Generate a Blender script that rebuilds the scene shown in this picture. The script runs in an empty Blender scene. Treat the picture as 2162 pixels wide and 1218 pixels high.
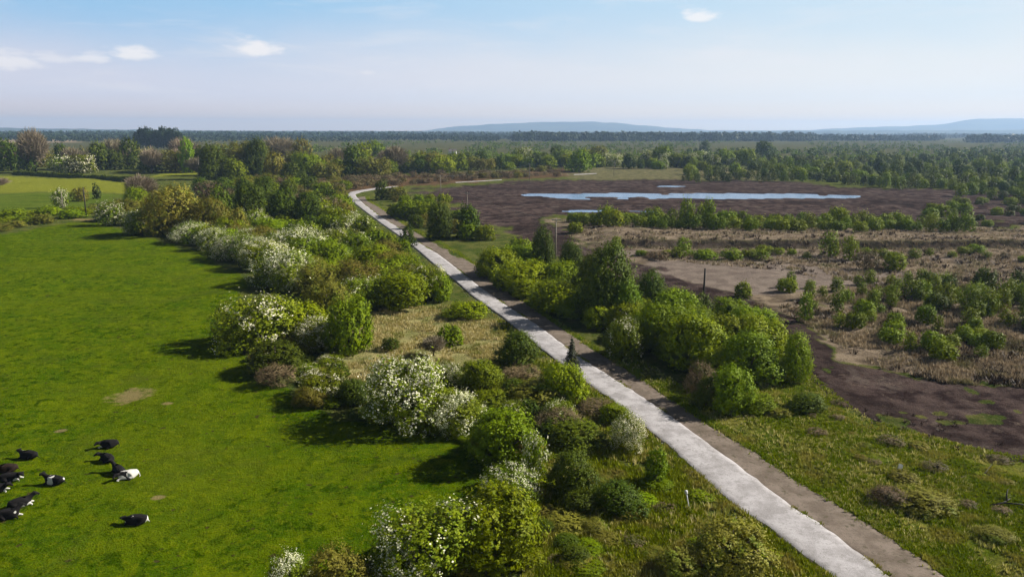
import bpy, math, random
import numpy as np
from mathutils import Matrix, Vector
R = math.radians
SC = bpy.context.scene
COL = SC.collection
# ------------------------------------------------------------------ camera, sky, sun, exposure
F = 1544.0; CX = 1081.0; CY = 609.0; CAMH = 27.0
PITCH = 12.2; ROLL = 0.2
cd = bpy.data.cameras.new('camera'); cam = bpy.data.objects.new('camera', cd); COL.objects.link(cam)
cd.sensor_width = 36.0; cd.lens = 36.0*F/2162.0; cd.clip_start = 0.5; cd.clip_end = 60000
CM = Matrix.Rotation(R(90-PITCH), 4, 'X') @ Matrix.Rotation(R(ROLL), 4, 'Z')
CM.translation = (0, 0, CAMH); cam.matrix_world = CM
SC.camera = cam
SUN_EL, SUN_AZ = 33.0, 74.0          # azimuth measured clockwise from +Y (the view direction)
w = bpy.data.worlds.new('World'); SC.world = w; w.use_nodes = True
nt = w.node_tree; nt.nodes.clear()
def N(t, kind, **kw):
    n = t.nodes.new(kind)
    for k, v in kw.items(): setattr(n, k, v)
    return n
sky = N(nt, 'ShaderNodeTexSky', sky_type='NISHITA', sun_disc=False, sun_elevation=R(SUN_EL), sun_rotation=R(SUN_AZ),
        altitude=0, air_density=1.0, dust_density=1.2, ozone_density=1.4)
bg = N(nt, 'ShaderNodeBackground'); wo = N(nt, 'ShaderNodeOutputWorld')
bg.inputs['Strength'].default_value = 0.053
# a thin high veil that thickens towards the horizon, and a few small fair-weather clouds, all by direction
geo = N(nt, 'ShaderNodeTexCoord'); sep = N(nt, 'ShaderNodeSeparateXYZ'); nt.links.new(geo.outputs['Generated'], sep.inputs[0])
def mth(t, op, a, b=None, c=None, clamp=False):
    n = N(t, 'ShaderNodeMath', operation=op, use_clamp=clamp)
    for i, v in enumerate((a, b, c)):
        if v is None: continue
        if isinstance(v, (int, float)): n.inputs[i].default_value = v
        else: t.links.new(v, n.inputs[i])
    return n.outputs[0]
def mixc(t, fac, a, b, mode='MIX'):
    n = N(t, 'ShaderNodeMix', data_type='RGBA', blend_type=mode)
    for i, v in ((0, fac), (6, a), (7, b)):
        if isinstance(v, (int, float)): n.inputs[i].default_value = v
        elif isinstance(v, tuple): n.inputs[i].default_value = (*v[:3], 1)
        else: t.links.new(v, n.inputs[i])
    return n.outputs[2]
def noise(t, vec, scale, detail=3, rough=0.55, dist=0.0):
    n = N(t, 'ShaderNodeTexNoise'); n.inputs['Scale'].default_value = scale; n.inputs['Detail'].default_value = detail
    n.inputs['Roughness'].default_value = rough; n.inputs['Distortion'].default_value = dist
    if vec is not None: t.links.new(vec, n.inputs['Vector'])
    return n.outputs[0]
def maprange(t, v, a, b, c=0.0, d=1.0):
    n = N(t, 'ShaderNodeMapRange', clamp=True, interpolation_type='SMOOTHSTEP')
    t.links.new(v, n.inputs[0])
    for i, x in enumerate((a, b, c, d)): n.inputs[i+1].default_value = x
    return n.outputs[0]
az = mth(nt, 'ARCTAN2', sep.outputs[0], sep.outputs[1]); el = mth(nt, 'ARCSINE', sep.outputs[2])
cmb = N(nt, 'ShaderNodeCombineXYZ'); nt.links.new(az, cmb.inputs[0]); nt.links.new(mth(nt, 'MULTIPLY', el, 3.0), cmb.inputs[1])
n1 = noise(nt, cmb.outputs[0], 2.2, 5); n2 = noise(nt, cmb.outputs[0], 38.0, 6, 0.62)
rt = maprange(nt, az, -0.60, 0.62)
hz_c = mixc(nt, rt, (6.9, 6.9, 7.9), (8.5, 8.5, 8.3))
hz0 = mixc(nt, rt, (9.3, 6.7, 5.2), (12.0, 8.6, 5.0)); hz_c = mixc(nt, maprange(nt, el, 0.0, 0.045), hz0, hz_c)
up_c = mixc(nt, rt, (2.7, 5.3, 8.0), (6.0, 7.5, 8.6))
lowc = mixc(nt, maprange(nt, mth(nt, 'ADD', el, mth(nt, 'MULTIPLY', mth(nt, 'SUBTRACT', n1, 0.5), 0.10)), 0.05, 0.17), hz_c, up_c)
col = mixc(nt, maprange(nt, el, 0.16, 0.28), lowc, mixc(nt, 1.0, sky.outputs[0], (.40, .40, .40), 'MULTIPLY'))
w2 = N(nt, 'ShaderNodeCombineXYZ'); nt.links.new(az, w2.inputs[0]); nt.links.new(mth(nt, 'MULTIPLY', el, 7.0), w2.inputs[1]); n3 = noise(nt, w2.outputs[0], 5.0, 7, .62, .5)
col = mixc(nt, mth(nt, 'MULTIPLY', maprange(nt, n3, .48, .74, 0, .42), maprange(nt, el, .0, .05)), col, (8.6, 8.3, 8.4))
def cloud(col, px, py, wpx, hpx, amt):
    d = (CM.to_3x3() @ Vector(((px-CX)/F, -(py-CY)/F, -1))).normalized()
    a0 = math.atan2(d.x, d.y); e0 = math.asin(d.z)
    u = mth(nt, 'DIVIDE', mth(nt, 'SUBTRACT', az, a0), wpx/2/F); v = mth(nt, 'DIVIDE', mth(nt, 'SUBTRACT', el, e0), hpx/2/F)
    v = mth(nt, 'MULTIPLY', v, mth(nt, 'ADD', 1.0, mth(nt, 'MULTIPLY', mth(nt, 'LESS_THAN', v, 0.0), 0.8)))
    r = mth(nt, 'SQRT', mth(nt, 'ADD', mth(nt, 'MULTIPLY', u, u), mth(nt, 'MULTIPLY', v, v)))
    r = mth(nt, 'ADD', r, mth(nt, 'MULTIPLY', mth(nt, 'SUBTRACT', n2, 0.5), 2.2))
    m = maprange(nt, r, 0.35, 1.25, amt, 0.0)
    return mixc(nt, m, col, (9.9, 9.4, 9.1))
for c in ((545, 106, 95, 40, .75), (283, 117, 75, 34, .75), (193, 123, 60, 26, .55), (112, 126, 60, 24, .4), (25, 136, 90, 40, .6),
          (1480, 38, 70, 32, .7), (778, 155, 30, 12, .3)):
    col = cloud(col, *c)
nt.links.new(col, bg.inputs['Color']); nt.links.new(bg.outputs[0], wo.inputs[0])
sl = bpy.data.lights.new('sun', 'SUN'); sl.energy = 5.0; sl.angle = R(0.5); sl.color = (1, 0.945, 0.86)
so = bpy.data.objects.new('sun', sl); COL.objects.link(so)
sdir = Vector((math.sin(R(SUN_AZ))*math.cos(R(SUN_EL)), math.cos(R(SUN_AZ))*math.cos(R(SUN_EL)), math.sin(R(SUN_EL))))
so.rotation_euler = sdir.to_track_quat('Z', 'Y').to_euler()
so.location = (60, 0, 80)
SC.view_settings.view_transform = 'Standard'; SC.view_settings.look = 'None'
SC.view_settings.exposure = 1.0; SC.view_settings.gamma = 1.0
SC.cycles.max_bounces = 6; SC.cycles.diffuse_bounces = 2; SC.cycles.glossy_bounces = 2
SC.cycles.transmission_bounces = 3; SC.cycles.volume_bounces = 0; SC.cycles.transparent_max_bounces = 8
HAZE = 0.0001
# ------------------------------------------------------------------ helpers
C3 = np.array(CM.to_3x3())
def ray(px, py):
    px = np.asarray(px, float); py = np.asarray(py, float)
    d = np.stack([(px-CX)/F, -(py-CY)/F, -np.ones_like(px)], -1)
    return d @ C3.T
def G(px, py, z=0.0):
    d = ray(px, py); t = (z-CAMH)/d[..., 2]
    return d[..., 0]*t, d[..., 1]*t
def Gp(pts, z=0.0):
    a = np.array(pts, float); x, y = G(a[:, 0], a[:, 1], z); return np.stack([x, y], 1)
def proj(x, y, z):
    p = np.stack([x, y, z-CAMH], -1) @ C3
    return CX + F*p[..., 0]/-p[..., 2], CY - F*p[..., 1]/-p[..., 2], -p[..., 2]
def h01(i, j, s):
    n = np.sin(i*127.1 + j*311.7 + s*74.7)*43758.5453
    return n - np.floor(n)
def vn(x, y, sc, seed=0):
    x = np.asarray(x)/sc; y = np.asarray(y)/sc
    i = np.floor(x); j = np.floor(y); u = x-i; v = y-j
    u = u*u*(3-2*u); v = v*v*(3-2*v)
    return (h01(i, j, seed)*(1-u)+h01(i+1, j, seed)*u)*(1-v) + (h01(i, j+1, seed)*(1-u)+h01(i+1, j+1, seed)*u)*v
def inpoly(x, y, P):
    c = np.zeros(np.shape(x), bool); n = len(P)
    for k in range(n):
        x1, y1 = P[k]; x2, y2 = P[(k+1) % n]
        if y1 == y2: continue
        m = ((y1 > y) != (y2 > y)) & (x < (x2-x1)*(y-y1)/(y2-y1)+x1)
        c ^= m
    return c
def dpath(x, y, P):
    d = np.full(np.shape(x), 1e9)
    for k in range(len(P)-1):
        a = P[k]; b = P[k+1]; e = b-a; L = (e*e).sum()
        t = np.clip(((x-a[0])*e[0]+(y-a[1])*e[1])/L, 0, 1)
        d = np.minimum(d, np.hypot(x-a[0]-t*e[0], y-a[1]-t*e[1]))
    return d
def sstep(a, b, v):
    t = np.clip((v-a)/(b-a), 0, 1); return t*t*(3-2*t)
def obj(name, me, parent=None, loc=None, rz=0.0, sc=None, **props):
    o = bpy.data.objects.new(name, me); COL.objects.link(o)
    if parent: o.parent = parent
    if loc is not None: o.location = loc
    o.rotation_euler = (0, 0, rz)
    if sc is not None: o.scale = sc
    for k, v in props.items():
        if v: o[k] = v
    return o
def mesh(name, V, Fq, mats, mi=None, smooth=False):
    """V (n,3); Fq (m,k) int array or list of such arrays"""
    me = bpy.data.meshes.new(name)
    if not isinstance(Fq, list): Fq = [Fq]
    Fq = [f for f in Fq if len(f)]
    V = np.asarray(V, np.float32)
    me.vertices.add(len(V)); me.vertices.foreach_set('co', V.ravel())
    loops = np.concatenate([f.ravel() for f in Fq]).astype(np.int32)
    cnt = np.concatenate([np.full(len(f), f.shape[1]) for f in Fq]).astype(np.int32)
    me.loops.add(len(loops)); me.loops.foreach_set('vertex_index', loops)
    me.polygons.add(len(cnt)); st = np.concatenate([[0], np.cumsum(cnt)[:-1]]).astype(np.int32)
    me.polygons.foreach_set('loop_start', st)
    if mi is not None: me.polygons.foreach_set('material_index', np.asarray(mi, np.int32))
    me.polygons.foreach_set('use_smooth', np.full(len(cnt), smooth))
    for m in (mats if isinstance(mats, (list, tuple)) else [mats]): me.materials.append(m)
    me.update(calc_edges=True); return me
class MB:
    """collects boxes, tubes and prisms into one mesh"""
    def __init__(s): s.v = []; s.f = []; s.m = []; s.n = 0
    def add(s, V, Fl, m=0):
        for f in Fl: s.f.append([i+s.n for i in f]); s.m.append(m)
        s.v += [tuple(p) for p in V]; s.n += len(V)
    def box(s, x0, y0, z0, x1, y1, z1, m=0):
        V = [(x0,y0,z0),(x1,y0,z0),(x1,y1,z0),(x0,y1,z0),(x0,y0,z1),(x1,y0,z1),(x1,y1,z1),(x0,y1,z1)]
        s.add(V, [(0,3,2,1),(4,5,6,7),(0,1,5,4),(1,2,6,5),(2,3,7,6),(3,0,4,7)], m)
    def tube(s, pts, rad, n=6, m=0):
        pts = [Vector(p) for p in pts]; rad = rad if isinstance(rad, (list, tuple)) else [rad]*len(pts); V = []
        for i, p in enumerate(pts):
            d = (pts[min(i+1, len(pts)-1)] - pts[max(i-1, 0)]).normalized()
            a = d.cross(Vector((.13, .31, .94)) if abs(d.z) < .9 else Vector((1, .1, 0))).normalized(); b = d.cross(a)
            for k in range(n):
                t = 2*math.pi*k/n; V.append(p + (a*math.cos(t)+b*math.sin(t))*rad[i])
        Fl = [(i*n+k, i*n+(k+1) % n, (i+1)*n+(k+1) % n, (i+1)*n+k) for i in range(len(pts)-1) for k in range(n)]
        Fl += [tuple(range(n))[::-1], tuple((len(pts)-1)*n+k for k in range(n))]
        s.add(V, Fl, m)
    def build(s, name, mats, smooth=False):
        me = bpy.data.meshes.new(name); me.from_pydata(s.v, [], s.f)
        for m in (mats if isinstance(mats, (list, tuple)) else [mats]): me.materials.append(m)
        me.polygons.foreach_set('material_index', s.m); me.polygons.foreach_set('use_smooth', [smooth]*len(s.f))
        me.update(); return me
# ------------------------------------------------------------------ materials
def newmat(name):
    m = bpy.data.materials.new(name); m.use_nodes = True; t = m.node_tree; t.nodes.clear()
    return m, t, N(t, 'ShaderNodeOutputMaterial')
def leafmat(name, c1, c2, c3=None, trans=0.16, rough=0.55, nsc=1.1, tc=None):
    m, t, out = newmat(name)
    g = N(t, 'ShaderNodeNewGeometry'); oi = N(t, 'ShaderNodeObjectInfo'); tc_ = N(t, 'ShaderNodeTexCoord')
    nz = noise(t, g.outputs['Position'], nsc, 2)
    k = mth(t, 'ADD', mth(t, 'MULTIPLY', g.outputs['Random Per Island'], 1.0), mth(t, 'MULTIPLY', mth(t, 'SUBTRACT', nz, 0.38), 1.2), clamp=True)
    c = mixc(t, k, c1, c2)
    if c3: c = mixc(t, maprange(t, noise(t, g.outputs['Position'], nsc*0.6, 2), .5, .66, 0, .8), c, c3)
    v = mth(t, 'ADD', 0.78, mth(t, 'MULTIPLY', oi.outputs['Random'], 0.48))
    hs = N(t, 'ShaderNodeHueSaturation'); t.links.new(c, hs.inputs['Color']); t.links.new(v, hs.inputs['Value'])
    hs.inputs['Saturation'].default_value = 1.08 if c1[1] > c1[0]*1.04 else 1.0; t.links.new(mth(t, 'ADD', 0.497 if c1[1] > c1[0]*1.04 else 0.485, mth(t, 'MULTIPLY', mth(t, 'FRACT', mth(t, 'MULTIPLY', oi.outputs['Random'], 7.3)), 0.03)), hs.inputs['Hue'])
    b = N(t, 'ShaderNodeBsdfPrincipled'); t.links.new(hs.outputs[0], b.inputs['Base Color'])
    b.inputs['Roughness'].default_value = rough; b.inputs['Specular IOR Level'].default_value = 0.08
    tr = N(t, 'ShaderNodeBsdfTranslucent'); t.links.new(mixc(t, 1.0, hs.outputs[0], tc or (1.25, 1.25, .5), 'MULTIPLY'), tr.inputs['Color'])
    mx = N(t, 'ShaderNodeMixShader'); mx.inputs[0].default_value = trans
    t.links.new(b.outputs[0], mx.inputs[1]); t.links.new(tr.outputs[0], mx.inputs[2]); t.links.new(mx.outputs[0], out.inputs[0])
    return m
def solid(name, c1, c2, nsc=2.0, rough=0.8, bump=0.0, spec=0.3, coord='Object'):
    m, t, out = newmat(name); tc_ = N(t, 'ShaderNodeTexCoord')
    nz = noise(t, tc_.outputs[coord], nsc, 5)
    c1, c2 = (tuple(q*.75 for q in c) for c in (c1, c2))
    b = N(t, 'ShaderNodeBsdfPrincipled'); t.links.new(mixc(t, maprange(t, nz, .35, .65), c1, c2), b.inputs['Base Color'])
    b.inputs['Roughness'].default_value = rough; b.inputs['Specular IOR Level'].default_value = spec
    if bump:
        bp = N(t, 'ShaderNodeBump'); bp.inputs['Strength'].default_value = 1; bp.inputs['Distance'].default_value = bump
        t.links.new(nz, bp.inputs['Height']); t.links.new(bp.outputs[0], b.inputs['Normal'])
    t.links.new(b.outputs[0], out.inputs[0]); return m
M = {}
M['willow'] = leafmat('willow_leaf', (0.104,0.146,0.008), (0.215,0.240,0.016))
M['olive'] = leafmat('olive_leaf', (.115,.105,.014), (.195,.175,.022), (.14,.175,.014))
M['hawthorn'] = leafmat('hawthorn_leaf', (0.078,0.114,0.010), (0.189,0.208,0.021))
M['blossom'] = leafmat('hawthorn_blossom', (.56,.55,.34), (.84,.80,.62), trans=.25, tc=(1, 1, .85))
M['alder'] = leafmat('alder_leaf', (.040,.062,.007), (.100,.122,.014))
M['birch'] = leafmat('birch_leaf', (.10,.145,.010), (.20,.225,.022))
M['lime'] = leafmat('lime_leaf', (.12,.17,.010), (.20,.25,.018))
M['bare'] = leafmat('bare_twig', (.15,.12,.08), (.25,.20,.14), (.17,.16,.06), trans=.1, tc=(1, 1, 1))
M['brown'] = leafmat('brown_scrub', (.11,.08,.042), (.21,.155,.08), (.08,.09,.02), trans=.1, tc=(1, 1, 1))
M['spruce'] = leafmat('spruce_needle', (.018,.028,.012), (.05,.05,.03), trans=.1)
M['poplar'] = leafmat('poplar_leaf', (.022,.038,.014), (.04,.058,.02))
M['grass'] = leafmat('grass_blade', (0.098,0.144,0.007), (0.218,0.230,0.023), (0.310,0.253,0.092), nsc=.5)
M['straw'] = leafmat('straw_blade', (.30,.27,.11), (.50,.43,.21), (.16,.19,.03), nsc=.5, trans=.2)
M['moorgrass'] = leafmat('moor_grass_blade', (.17,.13,.08), (.38,.29,.19), (.13,.12,.04), nsc=.3, trans=.15, tc=(1, 1, 1))
M['heather'] = leafmat('heather', (.035,.022,.014), (.09,.06,.035), nsc=.5, trans=.05, tc=(1, 1, 1))
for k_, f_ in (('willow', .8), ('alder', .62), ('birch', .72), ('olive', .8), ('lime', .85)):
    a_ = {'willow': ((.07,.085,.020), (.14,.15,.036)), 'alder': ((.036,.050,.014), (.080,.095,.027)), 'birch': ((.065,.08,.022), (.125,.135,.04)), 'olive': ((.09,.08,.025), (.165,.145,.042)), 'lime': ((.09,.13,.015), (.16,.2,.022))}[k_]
    M[k_+'_far'] = leafmat(k_+'_leaf_grey_haze', *a_)  # distant copies: duller species tone with haze mixed into the leaf colour
M['bark'] = solid('bark', (.05,.038,.028), (.12,.095,.07), 9)
M['pole'] = solid('creosoted_pole', (.022,.018,.015), (.05,.042,.035), 6)
M['palepole'] = solid('weathered_pole', (.20,.17,.14), (.32,.28,.23), 6)
M['metal'] = solid('grey_metal', (.12,.15,.14), (.2,.24,.22), 20, .5)
M['white'] = solid('white_paint', (.7,.7,.68), (.82,.82,.8), 8, .5)
M['roof'] = solid('slate_roof', (.13,.12,.12), (.2,.18,.17), 3, .7)
M['redroof'] = solid('reddish_roof', (.24,.10,.07), (.32,.16,.11), 3, .7)
M['glass'] = solid('dark_glass', (.02,.025,.03), (.03,.035,.04), 3, .15)
M['stone'] = solid('stone', (.14,.14,.15), (.32,.31,.31), 3)
M['deadwood'] = solid('dead_wood', (.02,.016,.013), (.05,.04,.032), 9)
# ------------------------------------------------------------------ layout on the ground (outlines of the zones, projected to z = 0)
PASTURE = Gp([(-1300,1900),(-1300,494),(0,494),(60,486),(150,472),(200,470),(240,482),(330,506),(430,532),(520,590),(510,640),(480,700),(500,745),(560,800),(640,850),(720,885),(900,905),(1000,930),(1040,1000),(1000,1060),(850,1120),(780,1200),(560,1240),(300,1900)])
LIME = Gp([(-1300,368),(0,370),(140,377),(280,384),(262,408),(180,404),(0,410),(-1300,420)])
FIELD2 = Gp([(-1300,420),(0,411),(180,405),(262,410),(215,440),(120,448),(0,462),(-1300,480)])
FIELD3 = Gp([(355,352),(445,346),(470,372),(300,374),(350,366)])
FAR1 = Gp([(-900,290),(0,292),(150,294),(170,300),(60,304),(-900,305)])
FAR2 = Gp([(850,326),(1010,328),(1020,340),(860,342)])
STRAW = Gp([(655,772),(775,690),(800,655),(960,648),(1045,665),(1070,720),(1040,800),(870,770),(800,775),(770,810),(700,805)])
PEAT = Gp([(850,410),(900,400),(1060,386),(1210,379),(1420,378),(1620,382),(1850,397),(2162,404),(3200,404),(3200,470),(2162,470),(1900,472),(1500,468),(1200,450),(1160,470),(1190,498),(1300,548),(1400,582),(1560,632),(1700,688),(1830,768),(2000,812),(3200,828),(3200,965),(2162,968),(2000,930),(1850,890),(1740,830),(1690,780),(1600,700),(1480,655),(1380,620),(1250,570),(1150,530),(1070,515),(1040,500),(1010,460),(940,430),(880,425)])
MOOR = Gp([(1190,462),(1500,474),(3200,474),(3200,826),(2000,806),(1835,765),(1705,688),(1565,634),(1405,584),(1310,552),(1200,498)])
MOOR2 = Gp([(1185,362),(1300,352),(1420,350),(1650,360),(1660,380),(1420,378),(1210,380)])
BARE = Gp([(1330,562),(1500,553),(1900,570),(2100,600),(1850,603),(1560,628),(1430,600)])
BARE2 = Gp([(1240,530),(1700,538),(2162,545),(2162,556),(1700,550),(1290,545)])
HEATH = Gp([(600,384),(760,374),(960,366),(1190,356),(1215,372),(1050,380),(900,390),(810,402),(720,408),(640,402)])
GREENR = Gp([(1380,835),(1600,760),(1690,785),(1840,890),(2000,935),(3200,970),(3200,1900),(2300,1700),(1990,1215),(1700,1020),(1550,930)])
POND = [Gp([(1060,411),(1100,408),(1180,407.5),(1300,406.2),(1450,406.5),(1600,407),(1740,408.5),(1812,414),(1750,417.5),(1600,418.5),(1400,419),(1280,420),(1200,419.5),(1130,416)]),
        Gp([(1165,443.5),(1230,442),(1290,443),(1380,444.5),(1370,446),(1200,446)]),
        Gp([(1385,392),(1410,391),(1450,392.2),(1440,394.4),(1392,394.6)])]
WL = -0.35
PL = [(1757,1218),(1640,1126),(1535,1054),(1473,995),(1398,930),(1286,840),(1225,800),(1155,747),(1065,674),(1000,628),(953,587),(911,555),(877,525),(840,497),(804,472),(772,448),(740,423),(733,412),(740,405.5),(761,402),(795,397),(840,393),(900,389.2),(960,385.4),(1060,379.5),(1140,374.5),(1210,368.6),(1260,366.2)]
PR = [(1875,1218),(1755,1126),(1660,1064),(1535,967),(1442,899),(1358,840),(1282,793),(1225,757),(1145,695),(1060,640),(1013,607),(975,576),(926,538),(893,519),(847,485),(804,459),(768,431),(753,417),(750,411),(764,406),(797,400),(842,395),(901,390.8),(961,386.6),(1061,380.7),(1141,375.7),(1211,370),(1261,367.4)]
TR = [(1994,1218),(1880,1138),(1789,1079),(1692,1025),(1602,961),(1488,893),(1411,840),(1345,795),(1233,726),(1117,646),(1060,602),(1017,572),(975,542),(926,514),(890,495),(857,478),(830,458),(804,440),(775,424),(772,415)]
PLw, PRw, TRw = Gp(PL), Gp(PR), Gp(TR)
for A in (PLw, PRw, TRw):      # run on past the bottom edge of the frame
    pass
def ext(A, n=40.0):
    d = A[0]-A[2]; d /= np.hypot(*d); return np.vstack([A[0]+d*n, A])
PLw, PRw, TRw = ext(PLw), ext(PRw), ext(TRw)
CLN = (PLw+PRw)/2
def H(x, y):
    """height of the ground"""
    x = np.asarray(x, float); y = np.asarray(y, float); D = np.hypot(x, y)
    near = 1-sstep(500, 1500, D)
    z = (vn(x, y, 23, 1)-.5)*.9 + (vn(x, y, 7, 2)-.5)*.35 + (vn(x, y, 1.7, 3)-.5)*.16
    bog = sstep(0, 1, (x - np.interp(y, [0, 60, 110, 200, 330, 420], [90, 40, 22, -10, -45, -60]))/6)
    # the cut peat bank that faces the camera, and low banks shaped to give dark shaded lines beyond the shrubs
    yb = G(1700, 524)[1]; zb = (sstep(yb-.6, yb+1.0, y + (vn(x, y, 11, 5)-.5)*2) - sstep(yb+10, yb+45, y)) * 1.7
    gx0 = G(1270, 524)[0]; z = z + zb*sstep(gx0-2, gx0+6, x)
    yy = y + (vn(x, y, 70, 6)-.5)*3
    for py_, hh, xa in ((438, 1.0, 25), (426.5, .7, 60)):
        yd = float(G(1700, py_)[1]); z = z + hh*(sstep(yd-.8, yd+1.0, yy) - sstep(yd+5, yd+11, yy))*sstep(xa, xa+25, x)*(1-sstep(165, 190, x))
    c = dpath(x, y, CLN[::2])
    z = z*sstep(3.0, 9.0, c)
    # the pond lies in a shallow basin
    for P in POND[:1]:
        c0 = P.mean(0); dx = (x-c0[0])/ (np.ptp(P[:, 0])*.62); dy = (y-c0[1])/(np.ptp(P[:, 1])*1.6)
        z = z*(1-.8*np.exp(-(dx*dx+dy*dy)))
    return z*(.25+.75*near)
print('layout ok')
# ------------------------------------------------------------------ ground: one fan-shaped sheet out to the horizon, split where the land use changes
hor = 275.0
def build_ground():
    ys = np.arange(1330, hor+9, -1.5)
    d = CAMH/np.tan(np.arctan((ys-CY)/F)+R(PITCH))
    d = np.concatenate([[6, 16, 24, 30], d[d > 33], np.geomspace(d[-1]*1.06, 15000, 22)])
    az_ = np.concatenate([np.linspace(-88, -46, 14)[:-1], np.degrees(np.arctan(np.linspace(-math.tan(R(46)), math.tan(R(46)), 1250))), np.linspace(46, 88, 14)[1:]])
    A, D = np.meshgrid(np.radians(az_), d); X = D*np.sin(A); Y = D*np.cos(A)
    Z = H(X, Y)
    wx = X + (vn(X, Y, 6, 11)-.5)*3.0*np.clip(D/150, .4, 4) + (vn(X, Y, 1.5, 12)-.5)*1.0
    wy = Y + (vn(X, Y, 6, 13)-.5)*3.0*np.clip(D/150, .4, 6) + (vn(X, Y, 1.5, 14)-.5)*1.0
    def cls(P, warp=True):
        m = inpoly(wx if warp else X, wy if warp else Y, P).astype(np.float32)
        b = m.copy(); b[1:-1, 1:-1] = (m[1:-1,1:-1]*2+m[:-2,1:-1]+m[2:,1:-1]+m[1:-1,:-2]+m[1:-1,2:])/6
        return b
    HW = Gp([(1150,498),(1230,530),(1330,562),(1450,590),(1560,624),(1700,678),(1740,740),(1640,715),(1540,672),(1440,640),(1320,606),(1220,568),(1140,525)])
    hw = cls(HW); wx0, wy0 = wx, wy; past = cls(PASTURE); lime = np.maximum(cls(LIME, False), np.maximum(cls(FIELD3), cls(FAR2)*.35)); f2 = cls(FIELD2)
    k_ = np.clip(D/120, .5, 3); wx = X + sum((vn(X, Y, q, 70+i)-.5)*a for i, (q, a) in enumerate(((18, 7), (5, 5), (1.8, 2.6), (.7, 1.2))))*k_; wy = Y + sum((vn(X, Y, q, 80+i)-.5)*a for i, (q, a) in enumerate(((18, 6), (5, 5), (1.8, 2.6), (.7, 1.2))))*k_
    peat = cls(PEAT); moor = np.maximum(cls(MOOR), cls(MOOR2)*.45); bare = np.maximum(cls(BARE), cls(BARE2)*.8); straw = cls(STRAW); heath = cls(HEATH); gr = cls(GREENR); far = cls(FAR1)
    peat = np.maximum(peat, hw); bare = bare*(1-hw); moor = moor*(1-hw)
    pond = np.zeros_like(X, bool); 
    for P in POND:
        q = inpoly(X + (vn(X, Y, 14, 21)-.5)*16, Y + (vn(X, Y, 18, 22)-.5)*5, P); pond |= q
    isl = vn(X, Y*3, 40, 23)*.6 + vn(X, Y, 9, 24)*.4
    hole = pond & (isl < .70) & (vn(X, Y*3.5, 34, 25) < .74)
    lowr = (Y < 110) & (X > 30); peat = peat*(1-lowr*(vn(X, Y, 4.5, 26)*.6+vn(X, Y, 1.3, 27)*.4 > .66)*.85)
    hs = hole.astype(float)
    for _ in range(2): hs[1:-1,1:-1] = (hs[1:-1,1:-1]*2+hs[:-2,1:-1]+hs[2:,1:-1]+hs[1:-1,:-2]+hs[1:-1,2:])/6
    Z = Z*(1-hs) + hs*(WL-.35)
    peat = np.maximum(peat, hs)
    yb = float(G(1700, 524)[1]); face = np.exp(-((Y+(vn(X, Y, 11, 5)-.5)*2-yb-.2)/1.5)**2)*sstep(0, 1, (X-float(G(1270, 524)[0]))/6); moor = moor*(1-face); peat = np.maximum(peat, face*.98)
    nr, nc = X.shape; idx = np.arange(nr*nc).reshape(nr, nc)
    Q = np.stack([idx[:-1,:-1], idx[:-1,1:], idx[1:,1:], idx[1:,:-1]], -1).reshape(-1, 4)
    V = np.stack([X, Y, Z], -1).reshape(-1, 3)
    fm = lambda a: ((a[:-1,:-1]+a[1:,1:])/2).ravel()
    zone = np.zeros(len(Q), int)
    zone[fm(past) > .5] = 1; zone[(fm(lime) > .5) | (fm(f2) > .5)] = 2; zone[(fm(peat) > .5) | (fm(moor) > .5)] = 3
    zone[(fm(D) > 900) & (zone == 0)] = 4
    att1 = np.stack([past, lime, peat, moor], -1).reshape(-1, 4); att2 = np.stack([bare, straw, heath, gr], -1).reshape(-1, 4)
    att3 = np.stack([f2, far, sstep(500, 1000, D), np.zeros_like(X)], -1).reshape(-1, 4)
    for z, nm in enumerate(['ground', 'pasture', 'far_field', 'peat_bog', 'distant_plain']):
        q = Q[zone == z]; u, inv = np.unique(q, return_inverse=True)
        me = mesh(nm, V[u], inv.reshape(-1, 4), M['ground'], smooth=True)
        for an, a in (('za', att1), ('zb', att2), ('zc', att3)):
            at = me.attributes.new(an, 'FLOAT_COLOR', 'POINT'); at.data.foreach_set('color', a[u].astype(np.float32).ravel())
        obj(nm, me, kind='structure')
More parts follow.
